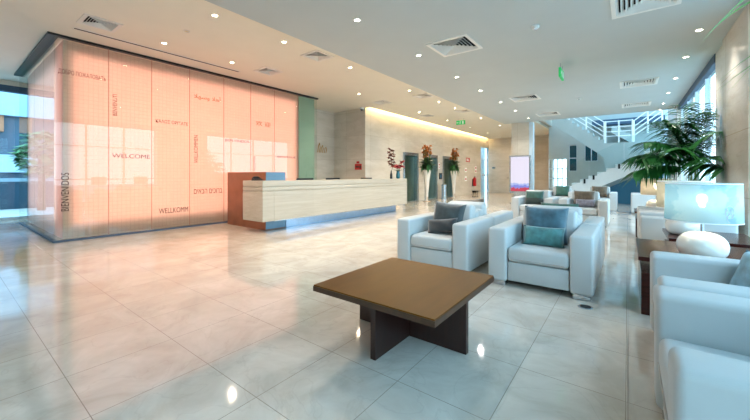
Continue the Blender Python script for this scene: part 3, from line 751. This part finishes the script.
# ================================================================== STAIRCASE
sc = thing('staircase', (-0.5, 18.2, 0), 'white switchback staircase in the atrium beyond the seating', 'staircase')
def flight(x0, z0, x1, z1, y0, y1, n, thick, m, name='flight'):
    poly = []; dx = (x1-x0)/n; dz = (z1-z0)/n
    for i in range(n):
        poly.append((x0+dx*i, z0+dz*i)); poly.append((x0+dx*i, z0+dz*(i+1)))
    poly.append((x1, z1)); poly.append((x1, z1-thick)); poly.append((x0, max(0.002, z0-thick)))
    if z0-thick < 0.002: poly.insert(len(poly)-1, (x0+(thick-z0)*(x1-x0)/(z1-z0), 0.002))
    return MB().prism(poly, 'y', y0, y1).build(name, m, sc, smooth=False)
flight(-2.6, 0.36, 1.15, 2.3, 16.9, 17.9, 12, 0.52, M['white'])
flight(-0.85, 2.62, -2.95, 4.3, 18.1, 19.2, 10, 0.62, M['atrium_dark'])
flight(0.62, 2.62, -0.62, 3.5, 19.3, 19.9, 7, 0.3, M['atrium_dark'])
MB().box(-0.85, 1.2, 18.1, 19.9, 2.36, 2.62).box(-0.85, 1.2, 18.1, 18.25, 0.002, 2.36).build('landing', M['atrium_dark'], sc, smooth=False)
MB().prism([(-1.9, 0.002), (1.1, 0.002), (1.1, 1.6)], 'y', 17.3, 17.4).build('under_stair_shade_panel', M['shade_and_screen_blue'], sc, smooth=False)  # added sheet, its blue paints the shade beneath the lowest flight
def rail(p0, p1, heights, r, posts, name_post='post'):
    p0 = Vector(p0); p1 = Vector(p1); mb = MB()
    for h in heights: mb.tube([p0+Vector((0, 0, h)), p1+Vector((0, 0, h))], r, 6)
    mb.build('handrail', M['white'], sc)
    for k in range(posts):
        q = p0.lerp(p1, k/max(1, posts-1))
        MB().tube([q, q+Vector((0, 0, heights[-1]+0.03))], 0.03, 8).build(name_post, M['white'], sc)
rail((-0.85, 18.14, 2.62), (-2.9, 18.14, 4.26), (0.3, 0.5, 0.7, 0.95), 0.022, 4)
rail((-0.8, 18.14, 2.62), (0.15, 18.14, 2.62), (0.3, 0.5, 0.7, 0.95), 0.022, 3)
rail((0.2, 18.5, 2.62), (1.15, 18.5, 3.4), (0.3, 0.5, 0.7, 0.95), 0.022, 3)
for k, (xa, xb) in enumerate([(-2.5, -1.35), (-1.3, -0.15), (-0.1, 1.05)]):
    za = 0.36+(xa+2.6)*0.517; zb = 0.36+(xb+2.6)*0.517
    MB().prism([(xa, za+0.05), (xb, zb+0.05), (xb, zb+1.0), (xa, za+1.0)], 'y', 16.86, 16.872).build('balustrade_glass', M['glass_clear'], sc, smooth=False)
    for q in (0.12, 0.88):
        x = xa+(xb-xa)*q; z = za+(zb-za)*q
        MB().box(x-0.035, x+0.035, 16.845, 16.9, z-0.10, z-0.03, bev=0.01).box(x-0.035, x+0.035, 16.855, 16.88, z-0.03, z+0.09).build('glass_clamp', M['dark_metal'], sc, smooth=False)
struct('beam_atrium', box(-1.4, 1.3, 19.4, 19.95, 3.6, 3.85), M['frame_dark'])

# ================================================================== CEILING FITTINGS
def downlight(x, y, z, label, lens, watt, col, group, on=True, ang=140):
    t = thing('downlight', (x, y, z), label, 'ceiling light', group)
    MB().lathe([(0.052, -0.001), (0.052, -0.010), (0.042, -0.012), (0.036, -0.004)], 0, 0, 22, False, False).build('trim_ring', M['vent'], t, world=False)
    MB().lathe([(0.036, -0.004), (0.022, -0.006), (0.001, -0.0065)], 0, 0, 18, False, True).build('lens', lens, t, world=False)
    if on:
        l = bpy.data.lights.new('downlight_lamp', 'SPOT'); l.energy = watt; l.color = col; l.spot_size = math.radians(ang); l.spot_blend = 1.0; l.shadow_soft_size = 0.05
        o = bpy.data.objects.new('downlight_lamp', l); C.objects.link(o); o.parent = t; o.location = (0, 0, -0.03)
    return t
WC = (1.0, 0.80, 0.58); CC = (1.0, 0.95, 0.89)
ys_g = [3.62, 5.37, 7.08, 8.6, 10.31, 11.98, 13.78]
for i, yy in enumerate(ys_g):
    downlight(-3.06, yy, ZG, '%s downlight from the camera end of lower ceiling row near its edge' % ORD[i], M['lens_cool'], COOL_W, CC, 'downlights along the edge of the lower ceiling')
for i, yy in enumerate([7.0, 8.45, 10.15, 11.85, 13.5, 14.72]):
    downlight(0.86, yy, ZG, '%s downlight from the camera end of row beside the windows' % ORD[i], M['lens_cool'], COOL_W*0.75, CC, 'downlights beside the windows', True, 95)
for i, yy in enumerate([2.65, 3.97, 5.84, 8.48, 10.42, 11.72, 14.48, 17.2, 20.0]):
    downlight(-5.15, yy, ZW, '%s downlight from the camera end of high ceiling row near the step' % ORD[i], M['lens_warm'], WARM_W, WC, 'downlights of the high ceiling near the step')
for i, yy in enumerate([2.63, 3.99]):
    downlight(-7.0, yy, ZW, ['downlight of the high ceiling beside the vent at glowing box corner', 'downlight of the high ceiling above the slot near desk end'][i], M['lens_warm'], WARM_W*0.6, WC, 'downlights close to the glowing box')
for i, yy in enumerate([7.9, 11.63, 14.19, 17.0, 19.8, 22.2]):
    downlight(-6.6, yy, ZW, '%s downlight from the desk in high ceiling row by lift wall' % ORD[i], M['lens_warm'], WARM_W*(1.5 if i == 0 else 0.8), WC, 'downlights of the high ceiling by the lift wall')
lens_off = mat('unlit_lens', lin(222, 200, 150), 0.3)
downlight(-6.11, 2.65, ZW, 'unlit pale downlight between two lit ones above the hall', lens_off, 0, WC, 'downlights of the high ceiling', False)

def ceiling_vent(x, y, z, s, label, group):
    t = thing('ceiling_vent', (x, y, z), label, 'ceiling vent', group)
    fr = MB(); w = 0.05; h = s/2
    for (a, b, c, d) in ((-h, h, -h, -h+w), (-h, h, h-w, h), (-h, -h+w, -h+w, h-w), (h-w, h, -h+w, h-w)):
        fr.box(a, b, c, d, -0.014, -0.001)
    fr.build('frame', M['vent'], t, world=False, smooth=False)
    e = h-0.031
    MB().box(-e, e, -e, e, 0.09, 0.095).box(-e, -e+0.003, -e, e, 0.0, 0.09).box(e-0.003, e, -e, e, 0.0, 0.09).box(-e, e, -e, -e+0.003, 0, 0.09).box(-e, e, e-0.003, e, 0, 0.09).build('duct', M['vent_dark'], t, world=False, smooth=False)
    lv = MB(); n = 6; q = h-w
    bm = lv.bm
    for k in range(n):
        a = q*(1-k/n); b = max(a-q/n*0.6, 0.004); u = q/n*0.75
        A = [bm.verts.new((sx_*a, sy_*a, -0.010)) for sx_, sy_ in ((-1, -1), (1, -1), (1, 1), (-1, 1))]
        B = [bm.verts.new((sx_*b, sy_*b, -0.010+u)) for sx_, sy_ in ((-1, -1), (1, -1), (1, 1), (-1, 1))]
        for i in range(4):
            j = (i+1) % 4; bm.faces.new((A[i], A[j], B[j], B[i]))
    lv.build('louvre', M['vent'], t, world=False, smooth=False, solid=0.004)
    return t
for i, (x, yy, lab) in enumerate([(-2.36, 5.36, 'square vent in lower ceiling above the armchairs facing the table'), (-2.35, 10.2, 'square vent in lower ceiling between edge downlights and second seating group'),
                                  (-2.3, 13.37, 'square vent in lower ceiling just before the atrium staircase'), (0.18, 5.4, 'square vent in lower ceiling cut by the top of the picture'),
                                  (0.2, 10.15, 'square vent in lower ceiling beside the window downlights'), (0.2, 13.25, 'square vent in lower ceiling just before the palm side of atrium')]):
    ceiling_vent(x, yy, ZG, 0.72, lab, 'vents of the lower ceiling')
for i, (x, yy, lab) in enumerate([(-6.93, 1.65, 'square vent in high ceiling above the corner of glowing box'), (-5.2, 1.65, 'square vent in high ceiling cut by the picture top'),
                                  (-5.19, 4.86, 'square vent in high ceiling beside the step above desk end'), (-6.9, 4.86, 'square vent in high ceiling close above the glowing box'),
                                  (-5.17, 9.34, 'square vent in high ceiling near the step above desk lift end'), (-6.75, 9.3, 'square vent in high ceiling before the lift wall corner'),
                                  (-5.14, 12.48, 'square vent in high ceiling near step beyond the green exit sign'), (-6.75, 12.55, 'square vent in high ceiling above the first lift')]):
    ceiling_vent(x, yy, ZW, 0.5, lab, 'vents of the high ceiling')
t = thing('slot_diffuser', (-7.5, 2.95, ZW), 'long dark slot in high ceiling parallel to the glowing box', 'ceiling vent')
box(-7.53, -7.47, 1.44, 4.45, ZW-0.006, ZW-0.001).build('slot', M['vent_dark'], t, smooth=False)
MB().box(-7.55, -7.53, 1.42, 4.47, ZW-0.01, ZW-0.001).box(-7.47, -7.45, 1.42, 4.47, ZW-0.01, ZW-0.001).build('frame', M['vent'], t, smooth=False)
for x, yy, z, lab in [(-1.09, 5.36, ZG, 'white smoke detector on lower ceiling above the teal cushioned armchair'), (-1.12, 11.13, ZG, 'small grey detector on lower ceiling beyond the hanging exit sign')]:
    t = thing('smoke_detector', (x, yy, z), lab, 'smoke detector', 'ceiling detectors')
    MB().lathe([(0.055, -0.001), (0.055, -0.02), (0.04, -0.04), (0.01, -0.042)], 0, 0, 20).build('housing', M['vent'], t, world=False)
    MB().lathe([(0.025, -0.042), (0.02, -0.05)], 0, 0, 14).build('sensor', M['steel'], t, world=False)

def exit_sign(x, y, z, rz, label, drop):
    t = thing('exit_sign', (x, y, z), label, 'exit sign', None, rz)
    MB().box(-0.2, 0.2, -0.02, 0.02, -0.18, 0, bev=0.004).build('housing', M['exit_green'], t, world=False, smooth=False)
    mk = MB()
    for sy_ in (-0.0215, 0.0215):
        # running figure with doorway and arrow
        mk.lathe([(0.0, 0)], 0, 0, 3, False, False) if False else None
        mk.box(-0.03, 0.0, sy_-0.001, sy_+0.001, -0.055, -0.03)
        mk.box(-0.04, -0.005, sy_-0.001, sy_+0.001, -0.105, -0.06)
        mk.prism([(-0.04, -0.10), (-0.02, -0.10), (-0.06, -0.155), (-0.075, -0.15)], 'y', sy_-0.001, sy_+0.001)
        mk.prism([(-0.025, -0.10), (-0.005, -0.10), (0.02, -0.13), (0.005, -0.15), (0.0, -0.13)], 'y', sy_-0.001, sy_+0.001)
        mk.box(0.07, 0.14, sy_-0.001, sy_+0.001, -0.155, -0.03)
        mk.prism([(-0.18, -0.09), (-0.13, -0.05), (-0.13, -0.08), (-0.09, -0.08), (-0.09, -0.10), (-0.13, -0.10), (-0.13, -0.13)], 'y', sy_-0.001, sy_+0.001)
    mk.build('pictogram', M['white'], t, world=False, smooth=False)
    MB().tube([(-0.12, 0, 0), (-0.12, 0, drop)], 0.005, 6).tube([(0.12, 0, 0), (0.12, 0, drop)], 0.005, 6).build('hanger', M['steel'], t, world=False)
exit_sign(-1.06, 7.55, ZG-0.1, PI/2, 'green exit sign hung edge-on from the lower ceiling', 0.098)
exit_sign(-5.87, 14.0, 3.6, 0, 'green exit sign hung in high ceiling toward the lifts', 0.098)

# ================================================================== COFFEE TABLE
t = thing('coffee_table', (-1.32, 2.155, 0), 'low square walnut coffee table on crossed dark panels in front of armchairs', 'table')
tt = MB().box(-1.81, -0.84, 1.65, 2.66, 0.365, 0.400).build('tabletop', M['table_edge'], t, smooth=False)
MB().box(-1.807, -0.843, 1.653, 2.657, 0.4004, 0.4095).build('veneer', M['table_top'], tt, smooth=False)
MB().box(-1.34, -1.30, 1.72, 2.59, 0.001, 0.365).build('leg_panel', M['table_leg'], t, smooth=False)
MB().box(-1.78, -1.342, 2.14, 2.18, 0.001, 0.365).build('leg_panel', M['table_leg'], t, smooth=False)
MB().box(-1.298, -0.86, 2.14, 2.18, 0.001, 0.365).build('leg_panel', M['table_leg'], t, smooth=False)

# ================================================================== ARMCHAIRS (front toward -Y)
def make_armchair(x, y, label, rz=0.0):
    t = thing('armchair', (x, y, 0), label, 'armchair', 'white leather armchairs', rz)
    B = lambda *a, **k: MB().box(*a, **k)
    for sx_ in (-1, 1):
        a0, a1 = sorted((sx_*0.495, sx_*0.295))
        B(a0, a1, -0.475, 0.475, 0.045, 0.62, bev=0.032, seg=4).build('arm', M['leather'], t, world=False)
    B(-0.29, 0.29, -0.45, 0.45, 0.06, 0.262, bev=0.012, seg=2).build('seat_frame', M['leather'], t, world=False)
    sc_ = B(-0.292, 0.292, -0.468, 0.22, 0.268, 0.425, bev=0.042, seg=4); sc_ = sc_.build('seat_cushion', M['leather'], t, world=False)
    MB().tube([(-0.25, -0.4695, 0.30), (0.25, -0.4695, 0.30)], 0.004, 6).build('piping', M['leather_seam'], sc_, world=False)
    m = Matrix.Translation((0, 0.2, 0.42)) @ Matrix.Rotation(math.radians(-9), 4, 'X')
    B(-0.29, 0.29, -0.06, 0.12, -0.02, 0.375, bev=0.045, seg=4, m=m).build('back_cushion', M['leather'], t, world=False)
    B(-0.292, 0.292, 0.335, 0.475, 0.05, 0.70, bev=0.035, seg=3).build('backrest', M['leather'], t, world=False)
    for sx_ in (-1, 1):
        for sy_ in (-1, 1):
            cx, cy = sx_*0.395, sy_*0.39
            B(cx-0.075, cx+0.075, cy-0.06, cy+0.06, 0.0, 0.05, bev=0.004).build('foot', M['chrome'], t, world=False, smooth=False)
    return t
ch = make_armchair(-0.75, 4.2, 'white armchair holding the teal cushion pair facing the coffee table')
AC = [(-1.98, 4.22, 0, 'white armchair holding dark slate cushions facing the coffee table'),
      (-0.75, 5.2, PI, 'white armchair back to back with the teal cushioned armchair'),
      (-1.98, 5.22, PI, 'white armchair back to back with the dark slate cushioned armchair'),
      (-1.95, 9.6, 0, 'white armchair with two-tone green cushion beside the digital poster'),
      (-0.85, 9.6, 0, 'white armchair with brown and mauve cushions in second group'),
      (-1.95, 13.75, 0, 'white armchair with plain green cushion in the furthest row'),
      (-0.78, 13.75, 0, 'white armchair with brown cushions in furthest row below the stairs'),
      (0.585, 1.845, -PI/2, 'white armchair along the windows closest to the camera'),
      (0.61, 2.87, -PI/2, 'white armchair along the windows holding printed blue cushion'),
      (0.61, 6.46, -PI/2, 'white armchair along the windows just beyond the two lamps'),
      (0.61, 7.5, -PI/2, 'white armchair along the windows before the distant glowing lamp'),
      (0.55, 13.4, -PI/2, 'lone white armchair along the windows in front of staircase')]
for x, yy, rz, lab in AC: reuse(ch, (x, yy, 0), lab, rz)

# ---- cushions
def pillow(x, y, z, w, h, th, tilt, rz, m, label, roll=0.0):
    N = 14; bm = bmesh.new(); gr = {}
    for side in (-1, 1):
        for i in range(N+1):
            for j in range(N+1):
                u = -1+2*i/N; v = -1+2*j/N
                edge = (i in (0, N) or j in (0, N))
                if edge and side == 1: gr[(1, i, j)] = gr[(-1, i, j)]; continue
                px = w/2*u*(1-0.07*(1-v*v)); pz = h/2*v*(1-0.07*(1-u*u))
                f = max(0, (1-u**4)*(1-v**4))**0.55
                wob = 1+0.10*math.sin(5*u+3*v+x*3)
                gr[(side, i, j)] = bm.verts.new((px, side*th/2*f*wob, pz))
    for side in (-1, 1):
        for i in range(N):
            for j in range(N):
                try: bm.faces.new((gr[(side, i, j)], gr[(side, i+1, j)], gr[(side, i+1, j+1)], gr[(side, i, j+1)]))
                except ValueError: pass
    bmesh.ops.recalc_face_normals(bm, faces=bm.faces)
    me = bpy.data.meshes.new('cushion'); bm.to_mesh(me); bm.free()
    for p in me.polygons: p.use_smooth = True
    me.materials.append(m)
    o = bpy.data.objects.new('cushion', me); C.objects.link(o)
    o.rotation_euler = (Matrix.Rotation(rz, 3, 'Z') @ Matrix.Rotation(-tilt, 3, 'X') @ Matrix.Rotation(roll, 3, 'Y')).to_euler()
    o.location = (x, y, z)
    return tag(o, label, 'cushion')
R = math.radians
pillow(-0.75, 4.20, 0.635, 0.46, 0.42, 0.13, R(16), 0, P_BLUE, 'steel blue square cushion behind the teal one on armchair')
pillow(-0.74, 4.045, 0.525, 0.42, 0.22, 0.11, R(22), 0, P_TEAL, 'teal green lumbar cushion in front of the steel blue one')
pillow(-1.95, 4.22, 0.63, 0.46, 0.40, 0.13, R(16), 0, P_SLATE, 'dark slate square cushion on armchair beside coffee table', R(4))
pillow(-1.96, 4.06, 0.52, 0.42, 0.21, 0.11, R(24), R(3), P_CHAR, 'charcoal lumbar cushion in front of the dark slate one', R(-8))
pillow(-1.98, 9.62, 0.60, 0.46, 0.38, 0.13, R(16), 0, P_GREEN, 'two-tone green cushion on armchair beside the digital poster')
pillow(-0.85, 9.60, 0.625, 0.46, 0.40, 0.12, R(16), 0, P_BROWN, 'brown silk cushion behind the mauve one in second group')
pillow(-0.82, 9.455, 0.52, 0.42, 0.20, 0.11, R(22), 0, P_MAUVE, 'mauve grey lumbar cushion in front of the brown one')
pillow(-1.9, 13.78, 0.62, 0.46, 0.40, 0.13, R(16), 0, P_GREEN2, 'plain green cushion on armchair of the furthest row')
pillow(-0.78, 13.78, 0.63, 0.46, 0.40, 0.13, R(16), 0, P_BROWN, 'brown cushion on armchair below the stairs')
pillow(-0.74, 5.15, 0.62, 0.46, 0.42, 0.12, R(14), PI, P_GREEN2, 'green cushion peeking over the back of blue cushioned armchair')
pillow(-1.98, 5.17, 0.62, 0.46, 0.41, 0.12, R(14), PI, P_BROWN, 'brown cushion tip peeking over the slate cushioned armchair', R(6))
pillow(0.66, 2.98, 0.575, 0.40, 0.30, 0.13, R(20), R(-62), P_PRINT, 'pale blue printed cushion on armchair at picture edge')

# ================================================================== SIDE TABLES AND LAMPS
def side_table(x0, x1, y0, y1, h, label):
    t = thing('side_table', ((x0+x1)/2, (y0+y1)/2, 0), label, 'side table', 'dark side tables')
    MB().box(x0, x1, y0, y1, h-0.035, h, bev=0.003).build('tabletop', M['wenge'], t, smooth=False)
    MB().box(x0+0.02, x1-0.02, y0+0.02, y1-0.02, 0.001, h-0.14, bev=0.003).build('body', M['wenge'], t, smooth=False)
    MB().box(x0+0.12, x1-0.02, y0+0.12, y1-0.12, h-0.14, h-0.035).build('back_panel', M['wenge'], t, smooth=False)
side_table(0.07, 1.05, 3.66, 4.70, 0.50, 'dark glossy side table under the big printed lamp')
side_table(0.36, 1.10, 4.92, 5.80, 0.50, 'dark side table behind the big printed lamp carrying a second lamp')
side_table(0.10, 0.76, 8.15, 8.95, 0.50, 'dark side table beyond the window armchairs with glowing lamp')
def table_lamp(x, y, z, label, sm, watt, emblem=False):
    t = thing('table_lamp', (x, y, z), label, 'lamp', 'ceramic table lamps')
    prof = []
    for k in range(19):
        q = k/18
        if q < 0.4: r_ = 0.10+0.065*math.sin(q/0.4*PI/2); zz = 0.10*(1-math.cos(q/0.4*PI/2))
        else: a = (q-0.4)/0.6*PI/2; r_ = 0.165*math.cos(a)**0.75 if k < 18 else 0.02; zz = 0.10+0.12*math.sin(a)
        prof.append((max(r_, 0.02), z+zz+0.001))
    MB().lathe(prof, x, y, 36).build('base', M['ceramic'], t)
    MB().lathe([(0.012, z+0.215), (0.012, z+0.45)], x, y, 10).build('neck', M['chrome'], t)
    s0, s1 = z+0.31, z+0.63
    mb_ = MB().lathe([(0.243, s0), (0.237, s1)], x, y, 56, False, False); sh = mb_.build('shade', sm, t, solid=0.003)
    for q_ in ([(0.2445, s0-0.001), (0.2445, s0+0.008)], [(0.2385, s1-0.008), (0.2385, s1+0.001)]): MB().lathe(q_, x, y, 56, False, False).build('shade_trim', M['white'], sh, solid=0.003)
    MB().tube([(x-0.235, y, s1-0.03), (x+0.235, y, s1-0.03)], 0.004, 6).tube([(x, y-0.235, s1-0.03), (x, y+0.235, s1-0.03)], 0.004, 6).build('shade_spider', M['chrome'], t)
    zb = z+0.475
    MB().lathe([(0.018, zb-0.045), (0.02, zb-0.02), (0.036, zb+0.02), (0.03, zb+0.045), (0.008, zb+0.06)], x, y, 18).build('bulb', M['bulb'], t)
    l = bpy.data.lights.new('lamp_light', 'POINT'); l.energy = watt; l.color = (1.0, 0.83, 0.6); l.shadow_soft_size = 0.05
    o = bpy.data.objects.new('lamp_light', l); C.objects.link(o); o.parent = t; o.location = (0, 0, zb-z)
    if emblem:
        em = MB()
        def on(a, zz, d=0.2455): return (x+d*math.cos(a), y+d*math.sin(a), zz)
        a0 = R(-58); zc = z+0.41
        em.tube([on(a0+0.13*math.cos(q), zc+0.05*math.sin(q)) for q in [2*PI*k/18 for k in range(19)]], 0.0018, 5)
        em.tube([on(a0-0.1+0.03*k, zc+0.03*math.sin(k*1.9)) for k in range(8)], 0.0018, 5)
        em.tube([on(a0+0.08*math.cos(q), zc-0.05+0.03*math.sin(q)) for q in [2*PI*k/12 for k in range(10)]], 0.0018, 5)
        em.build('shade_print', mat('mauve_print', lin(206, 206, 222), 0.7), t)
    return t
table_lamp(0.5, 3.93, 0.50, 'large table lamp with pale blue printed shade beside the armchairs', M['shade'], 11, True)
table_lamp(0.52, 5.35, 0.50, 'table lamp with beige shade half hidden behind the printed lamp', M['shade_beige'], 8)
table_lamp(0.44, 8.5, 0.50, 'distant table lamp glowing under the palm', M['shade_beige'], 14)

# ================================================================== PALMS
def frond(root, base, az, rise, length, droop, r, mleaf, nl=20, lw=0.021, ll=0.36, lsag=0.14):
    pts = []; n = 14; base = Vector(base); h = Vector((math.cos(az), math.sin(az), 0))
    for k in range(n+1):
        t = k/n
        pts.append(base+h*(length*(t*math.cos(rise)))+Vector((0, 0, length*t*math.sin(rise)-droop*t*t)))
    mb = MB(); mb.tube(pts, 0.008, 5, 0.002)
    for k in range(nl):
        t = 0.22+0.78*k/(nl-1); q = t*n; i = min(int(q), n-1); p = pts[i].lerp(pts[i+1], q-i); d = (pts[i+1]-pts[i]).normalized()
        side = d.cross(Vector((0, 0, 1))).normalized()
        L = ll*(0.55+0.45*math.sin(PI*min(1, t*0.95)))*r.uniform(.9, 1.1)
        for sg in (-1, 1):
            v = (side*sg*0.85+d*0.62+Vector((0, 0, r.uniform(-0.05, 0.22)))).normalized()
            w = v.cross(Vector((0, 0, 1))).normalized()
            mb.blade(p, p+v*L, lw, L*lsag/0.36*r.uniform(0.7, 1.5), w, 5)
    for v in mb.bm.verts: v.co.x = min(v.co.x, 1.19)
    return mb.build('frond', mleaf, root)
def palm(x, y, label, fronds, pot_r, pot_h, stems, seed, top, nl=20, ll=0.36, lw=0.021, lsag=0.14):
    r = random.Random(seed)
    t = thing('potted_palm', (x, y, 0), label, 'palm', None)
    MB().lathe([(pot_r*0.8, 0.001), (pot_r, pot_h*0.9), (pot_r, pot_h), (pot_r*0.9, pot_h), (pot_r*0.88, pot_h-0.04)], x, y, 28, True, False).build('pot', M['ceramic'], t)
    MB().lathe([(pot_r*0.89, pot_h-0.05), (0.01, pot_h-0.04)], x, y, 24, True, True).build('soil', M['soil'], t)
    for k in range(stems):
        a = 2*PI*k/stems
        MB().tube([(x+0.06*math.cos(a), y+0.06*math.sin(a), pot_h-0.05), (x+0.07*math.cos(a), y+0.07*math.sin(a), (pot_h+top)/2), (x+0.05*math.cos(a), y+0.05*math.sin(a), top)], 0.016, 7, 0.009).build('stem', M['stem'], t)
    for az, rise, L, dr, ml in fronds:
        frond(t, (x+0.05*math.cos(R(az)), y+0.05*math.sin(R(az)), top-r.uniform(0, 0.15)), R(az), R(rise), L, dr, r, M[ml], nl, lw, ll=ll, lsag=lsag)
    return t
palm(0.98, 8.62, 'tall green potted palm beside the marble column',
     [(276, 72, 1.35, 0.2, 'leaf'), (268, 58, 1.4, 0.35, 'leaf'), (280, 44, 1.45, 0.45, 'leaf'), (240, 76, 1.3, 0.15, 'leaf'), (224, 62, 1.3, 0.35, 'leaf'), (210, 50, 1.2, 0.5, 'leaf'),
      (196, 40, 1.15, 0.55, 'leaf'), (220, 36, 1.15, 0.5, 'leaf'), (238, 46, 1.2, 0.5, 'leaf'), (254, 40, 1.3, 0.5, 'leaf'), (274, 30, 1.35, 0.5, 'leaf'), (170, 50, 1.0, 0.5, 'leaf'),
      (200, 72, 1.2, 0.3, 'leaf'), (284, 62, 1.35, 0.3, 'leaf'), (110, 66, 0.9, 0.4, 'leaf'), (248, 62, 1.35, 0.4, 'leaf'), (212, 20, 1.05, 0.4, 'leaf'), (282, 18, 1.2, 0.35, 'leaf')],
     0.2, 0.45, 6, 11, 1.42, 22, 0.48, 0.031, 0.21)
palm(0.98, 0.92, 'potted palm whose long leaf tips hang into the top picture corner',
     [(117, 56, 2.0, 1.06, 'leaf_light'), (120, 54, 1.6, 0.86, 'leaf_light'), (70, 62, 1.1, 0.55, 'leaf_light'), (170, 64, 1.1, 0.5, 'leaf_light'), (210, 60, 1.1, 0.5, 'leaf_light'), (270, 62, 1.1, 0.5, 'leaf_light')],
     0.2, 0.45, 5, 4, 1.35, 9, 0.33, 0.0125, 0.2)

# floor socket
t = thing('floor_socket', (-0.31, 3.57, 0), 'small dark round floor socket beside the teal cushioned armchair', 'floor socket')
MB().lathe([(0.06, 0.0005), (0.06, 0.004), (0.05, 0.006)], -0.31, 3.57, 24).build('rim', M['steel'], t)
MB().lathe([(0.048, 0.005), (0.045, 0.0075)], -0.31, 3.57, 20).build('lid', M['dark_metal'], t)

# ================================================================== OUTDOORS
def street_tree(x, y, label, h, seed, cat='tree', group='trees outside', spread=0.32):
    r = random.Random(seed)
    t = thing('street_tree', (x, y, -0.08), label, cat, group)
    MB().tube([(x, y, -0.08), (x+0.05, y, h*0.4), (x, y+0.05, h*0.75)], 0.12, 8, 0.05).build('trunk', M['bark'], t)
    mb = MB()
    for k in range(420):
        a = r.uniform(0, 2*PI); e = math.acos(r.uniform(-1, 1)); q = h*spread*r.uniform(0.5, 1)**0.5
        c = Vector((x+q*math.sin(e)*math.cos(a), y+q*math.sin(e)*math.sin(a), h*0.68+q*0.9*math.cos(e)))
        b = r.uniform(0, 2*PI); mb.blade(c, c+Vector((math.cos(b)*.35, math.sin(b)*.35, r.uniform(-.2, .1))), 0.11, 0.05, Vector((-math.sin(b), math.cos(b), 0)), 3)
    mb.build('crown', M['tree_green'], t)
street_tree(-17.0, 2.25, 'small green street tree seen through the glass front', 2.8, 2, spread=0.17)
street_tree(-17.0, 0.2, 'broad green street tree mirrored in the glass box side', 3.0, 6, spread=0.3)
street_tree(-1.6, 22.6, 'slim tree outside the small bright atrium window', 3.4, 8)
bd = thing('street_building', (-40, 4, -0.08), 'blue glass building across the street', 'building')
MB().box(-48, -37, -34, 26, -0.08, 16).build('block', M['facade_blue'], bd, smooth=False)
for z0, z1 in ((1.4, 2.7), (5.6, 9.2), (11.5, 13.5)): box(-37, -36.4, -34, 26, z0, z1).build('floor_band', M['facade_pale'], bd, smooth=False)
box(-37, -36.6, -2, 3.1, 4.4, 5.6).build('timber_panel', M['facade_wood'], bd, smooth=False)
lw_ = thing('garden_wall', (-18.6, 0, -0.08), 'low grey wall with white coping along the street', 'wall')
MB().box(-18.7, -18.45, -30, 20, -0.08, 0.95).build('body', M['facade_blue'], lw_, smooth=False)
MB().box(-18.75, -18.4, -30, 20, 0.95, 1.08).build('coping', M['facade_pale'], lw_, smooth=False)
